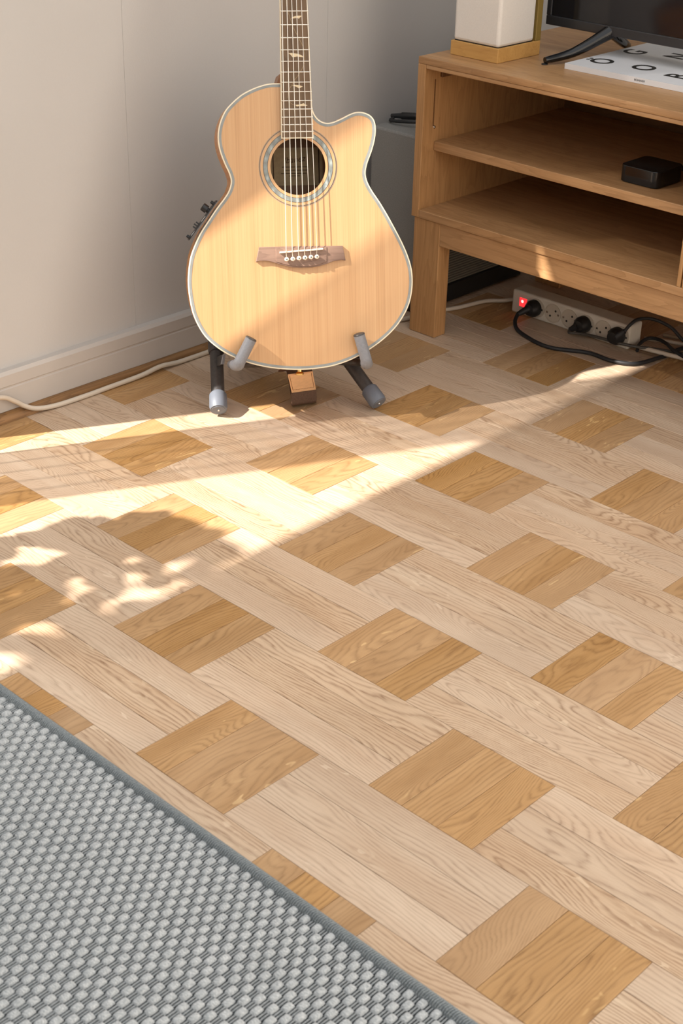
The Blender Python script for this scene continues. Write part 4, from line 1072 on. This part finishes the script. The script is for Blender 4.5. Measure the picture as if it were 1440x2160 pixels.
for i in range(3):
    box('slider', (0.008+0.0046*i, -0.016, 0.0014), (0.0105+0.0046*i, -0.011, 0.0085+0.001*(i % 2)), M['black'], pre, 0.0004)
box('slot', (-0.008, -0.0185, 0.0016), (0.004, -0.0170, 0.0021), M['chrome'], pre)
box('slot', (0.024, -0.0185, 0.0016), (0.033, -0.0170, 0.0021), M['chrome'], pre)
lathe('small_button', [(0, 0.0016), (0.0028, 0.0016), (0.0028, 0.0070), (0.0022, 0.0078), (0, 0.0078)], M['black'], pre, (0.0375, -0.012, 0), None, 14)
# strap button
lathe('strap_button', [(0, -0.003), (0.0045, -0.003), (0.0040, 0.003), (0.0040, 0.007), (0.0075, 0.010), (0.0070, 0.0125), (0, 0.013)], M['gold'], gt, (-0.004, 0.0, -0.026), (R(90), 0, 0), 18)

# ------------------------------------------------------------------ strap hanging from the tail of the guitar
stp = thing('guitar_strap', 'tan leather and brown webbing strap folded on the floor under the guitar', 'strap', (-0.425, 0.655, 0.0))
SO = Vector(stp.location)
def ribbon(name, centre, side, width, thick, mat, parent):
    """band: centre line points with the direction of its width, given thickness"""
    P = catmull(centre, 6)
    D = catmull(side, 6)
    bm = bmesh.new()
    A = []
    for i, p in enumerate(P):
        d = D[min(i, len(D)-1)].normalized()
        tn = (P[min(i+1, len(P)-1)] - P[max(i-1, 0)]).normalized()
        nn_ = tn.cross(d).normalized()
        ring = [p + d*width/2 + nn_*thick/2, p - d*width/2 + nn_*thick/2, p - d*width/2 - nn_*thick/2, p + d*width/2 - nn_*thick/2]
        A.append([bm.verts.new(q) for q in ring])
    for i in range(len(A)-1):
        for k in range(4): bm.faces.new((A[i][k], A[i][(k+1) % 4], A[i+1][(k+1) % 4], A[i+1][k]))
    bm.faces.new(A[0]); bm.faces.new(A[-1])
    return link(name, finish(bm, name, True, 50), mat, parent)
pa = GM @ Vector((-0.002, -0.011, -0.030))
lc = [pa, Vector((-0.3922, 0.5991, 0.078)).lerp(pa, 0.35), Vector((-0.4061, 0.6182, 0.052)), Vector((-0.4151, 0.6312, 0.030))]
w1 = Vector((0.421, 0.907, 0.0))
lw = [w1, w1, w1, w1]
lc = [p - SO for p in lc]
ribbon('leather_tab', lc, lw, 0.047, 0.003, M['leather'], stp)
wb_c = [lc[-2]*0.35 + lc[-1]*0.65 + Vector((0, 0, -0.003)), lc[-1] + Vector((0.004, -0.004, -0.010)), lc[-1] + Vector((0.002, -0.002, -0.020)), lc[-1] + Vector((-0.012, 0.012, -0.0265)), lc[-1] + Vector((-0.030, 0.028, -0.020)), lc[-1] + Vector((-0.038, 0.030, 0.004)), lc[-1] + Vector((-0.030, 0.012, 0.040)), pa - SO + Vector((-0.03, 0.006, -0.004))]
ribbon('webbing', wb_c, [w1]*len(wb_c), 0.049, 0.0026, M['web'], stp)
# stitching along the leather tab
cl = catmull(lc, 6)
for sgn in (-1, 1):
    bm = bmesh.new()
    for i in range(2, len(cl)-5):
        for q in (0.25, 0.75):
            p = cl[i].lerp(cl[i+1], q); tn = (cl[i+1]-cl[i]).normalized()
            nn_ = tn.cross(w1).normalized()
            if nn_.dot(CF) > 0: nn_ = -nn_
            tube_bm([p + w1*sgn*0.0205 + nn_*0.0017 - tn*0.0010, p + w1*sgn*0.0205 + nn_*0.0017 + tn*0.0010], 0.0005, 5, bm)
    link('stitching', finish(bm, 'stitching'), M['thread'], stp)
bm = bmesh.new()
i = len(cl)-5
tn = (cl[i+1]-cl[i]).normalized(); nn_ = tn.cross(w1).normalized()
if nn_.dot(CF) > 0: nn_ = -nn_
for k in range(14):
    c_ = cl[i] + w1*(-0.0195 + 0.003*k) + nn_*0.0017
    tube_bm([c_ - w1*0.0009, c_ + w1*0.0009], 0.0005, 5, bm)
link('stitching', finish(bm, 'stitching'), M['thread'], stp)

# ------------------------------------------------------------------ guitar stand
gs = thing('guitar_stand', 'dark tubular guitar stand with grey foam prongs holding the guitar', 'stand', (-0.40, 0.6035, 0.0))
GO = Vector(gs.location)
def G(x, y, z):              # guitar millimetres to stand coordinates
    return GM @ Vector((x*mm, y*mm, z*mm)) - GO
F1 = Vector((-0.4898, 0.4877, 0.0175)); F2 = Vector((-0.3104, 0.7192, 0.0175))
T1 = Vector((-0.594, 0.577, 0.100)); T2 = Vector((-0.396, 0.728, 0.070))
H1 = F1 + (T1-F1)*1.55; H2 = F2 + (T2-F2)*2.35
for F_, H_, T_ in ((F1, H1, T1), (F2, H2, T2)):
    d = (H_-F_).normalized()
    lg = tube('leg', [F_ + d*0.004 - GO, F_ + d*0.03 - GO, H_ - GO], 0.0122, M['stand'], gs, 18)
    bm = tube_bm([F_ + d*0.034 - GO, F_ + d*0.030 - GO, F_ + d*0.004 - GO, F_ - d*0.002 - GO], [0.0128, 0.0160, 0.0165, 0.0150], 20)
    ft = link('foot_cap', finish(bm, 'foot_cap', True, 50), M['foot'], lg)
    tube('cap_disc', [F_ - d*0.0018 - GO, F_ - d*0.0030 - GO], [0.0125, 0.0120], M['foot'], ft, 20)
    tube('cap_screw', [F_ - d*0.0028 - GO, F_ - d*0.0042 - GO], [0.0022, 0.0018], M['chrome'], ft, 10)
    tube('collar', [F_.lerp(H_, 0.50) - GO, F_.lerp(H_, 0.52) - GO, H_ - GO], [0.0140, 0.0150, 0.0150], M['stand'], lg, 18)
# cross bar, upright and rear leg behind the guitar
mid = (H1+H2)/2 - GO
tube('cross_bar', [H1 - GO, mid, H2 - GO], 0.011, M['stand'], gs, 14)
BK = -GNH
back_foot = mid + BK*0.04; back_foot.z = 0.012
tube('rear_leg', [mid, back_foot], 0.010, M['stand'], gs, 14)
yoke_c = G(0, 12, -118)
tube('upright', [mid, mid + (yoke_c-mid)*0.5, yoke_c], 0.0105, M['stand'], gs, 14)
for sx, (xb_, yb_), (xt, yt) in ((-1, (-116.0, 13.0), (-92.5, 57.5)), (1, (111.5, 8.0), (97.8, 58.5))):
    yk = tube('yoke_arm', catmull([yoke_c, G(sx*60, 2, -112), G(xb_*1.02, yb_-8, -80), G(xb_*1.03, yb_-3, -10), G(xb_, yb_, 9)], 6), 0.0075, M['stand'], gs, 14)
    pr_ = [G(xb_*1.03, yb_-3, -14), G(xb_*1.025, yb_-2, -2), G(xb_+1*-sx, yb_-0.5, 9.5), G(xb_+(xt-xb_)*0.10, yb_+(yt-yb_)*0.10, 13.8), G(xb_+(xt-xb_)*0.25, yb_+(yt-yb_)*0.25, 15.0), G(xt, yt, 17)]
    tube('foam_prong', catmull(pr_, 5), 0.0101, M['foam'], gs, 18)
    tube('prong_cap', [G(xt, yt, 17), G(xt+(xt-xb_)*0.02, yt+(yt-yb_)*0.02, 17.1), G(xt+(xt-xb_)*0.045, yt+(yt-yb_)*0.045, 17.2)], [0.0104, 0.0104, 0.0092], M['stand'], gs, 18)
# flat braces from the legs to the yoke
for F_, H_, f_, gp in ((F1, H1, 0.42, G(-136, 16, -60)), (F2, H2, 0.42, G(130, 10, -80))):
    a_ = F_.lerp(H_, f_) - GO
    d = (gp - a_).normalized(); s_ = d.cross(CF).normalized()*0.009; t_ = d.cross(s_).normalized()*0.002
    bm = bmesh.new()
    q = [[bm.verts.new(p + i_*s_ + j_*t_) for i_, j_ in ((-1, -1), (1, -1), (1, 1), (-1, 1))] for p in (a_, gp)]
    for k in range(4): bm.faces.new((q[0][k], q[0][(k+1) % 4], q[1][(k+1) % 4], q[1][k]))
    bm.faces.new(q[0]); bm.faces.new(q[1])
    link('brace', finish(bm, 'brace'), M['stand'], gs)

# ------------------------------------------------------------------ rug
RX0, RX1, RY0, RY1 = -0.28, 1.35, -1.10, -0.279
rug = thing('rug', 'grey flat woven rug with a dark bound edge in the foreground', 'rug', (RX0, RY0, 0.0))
box('backing', (0, 0, 0.0004), (RX1-RX0, RY1-RY0-0.010, 0.0040), M['yarn_gap_shade'], rug)
px_, py_ = 0.0092, 0.0246
rr = random.Random(5)
bumps = bmesh.new(); ribs = bmesh.new()
def pillow(bm, cx, cy, lx, ly, z0, h):
    rows = []
    xs = (-1, -0.8, -0.35, 0.35, 0.8, 1); ys = (-1, -0.85, -0.4, 0.4, 0.85, 1)
    for b in ys:
        row = []
        for a in xs:
            hz = h*max(0.0, (1-abs(a)**5))**0.5*max(0.0, (1-abs(b)**6))**0.5
            nar = 1 - 0.16*abs(b)**4
            row.append(bm.verts.new((cx + a*lx/2*nar, cy + b*ly/2, z0 + hz)))
        rows.append(row)
    for i in range(len(ys)-1):
        for j in range(len(xs)-1):
            bm.faces.new((rows[i][j], rows[i][j+1], rows[i+1][j+1], rows[i+1][j]))
def rib(bm, cx, cy, lx, ly, z0, h):
    A = []
    for b, s in ((-1, 0.5), (-0.6, 0.9), (0.6, 0.9), (1, 0.5)):
        A.append([bm.verts.new((cx + a*lx/2, cy + b*ly/2, z0 + h*s*k)) for a, k in ((-1, 0), (-0.5, 0.85), (0.5, 0.85), (1, 0))])
    for i in range(3):
        for j in range(3): bm.faces.new((A[i][j], A[i][j+1], A[i+1][j+1], A[i+1][j]))
nx = int((RX1-RX0)/px_)
for i in range(nx):
    cx = px_*(i+0.5)
    xw = cx + RX0
    if xw > 0.95: continue
    off = 0 if i % 2 == 0 else py_/2
    j = 0
    while True:
        cy = (RY1-RY0) - 0.0175 - j*py_ - off
        j += 1
        yw = cy + RY0
        if yw < -0.74: break
        pillow(bumps, cx + rr.uniform(-.0003, .0003), cy + rr.uniform(-.0004, .0004), px_*1.03, py_*0.52, 0.0040, 0.0036 + rr.uniform(-.0004, .0004))
        for q in (-1, 1):
            rib(ribs, cx + q*0.0018, cy - py_/2, 0.0016, py_*0.54, 0.0040, 0.0022)
            if off and j == 1: rib(ribs, cx + q*0.0018, cy + py_/2, 0.0016, py_*0.54, 0.0040, 0.0022)
tag(link('woven_tufts', finish(bumps, 'woven_tufts', True, 180), M['yarn'], rug), kind='stuff')
tag(link('warp_ribs', finish(ribs, 'warp_ribs', True, 180), M['yarn_rib'], rug), kind='stuff')
# bound edge: rolled cord with wrapping stitches
eb = tube('edge_binding', [(0.0, RY1-RY0-0.0065, 0.0046), ((RX1-RX0)/2, RY1-RY0-0.0065, 0.0046), (RX1-RX0, RY1-RY0-0.0065, 0.0046)], 0.0058, M['yarn_edge'], rug, 10)
bm = bmesh.new()
k = 0.0
while k < RX1-RX0-0.01:
    cx = k + 0.005
    pts = []
    for a in range(-20, 201, 44):
        an = R(a)
        pts.append((cx + 0.0016*math.cos(an) + rr.uniform(-.0002, .0002), RY1-RY0-0.0065 + 0.0064*math.cos(an), max(0.0016, 0.0046 + 0.0064*math.sin(an))))
    tube_bm(pts, 0.00155, 5, bm, caps=False)
    k += 0.0031
tag(link('edge_stitches', finish(bm, 'edge_stitches', True, 180), M['yarn_edge'], eb), kind='stuff')

for o in COL.objects:
    if o.parent is None and o.get('kind') == 'structure' and 'category' in o.keys():
        del o['category']
print('planks as objects:', n_ind)
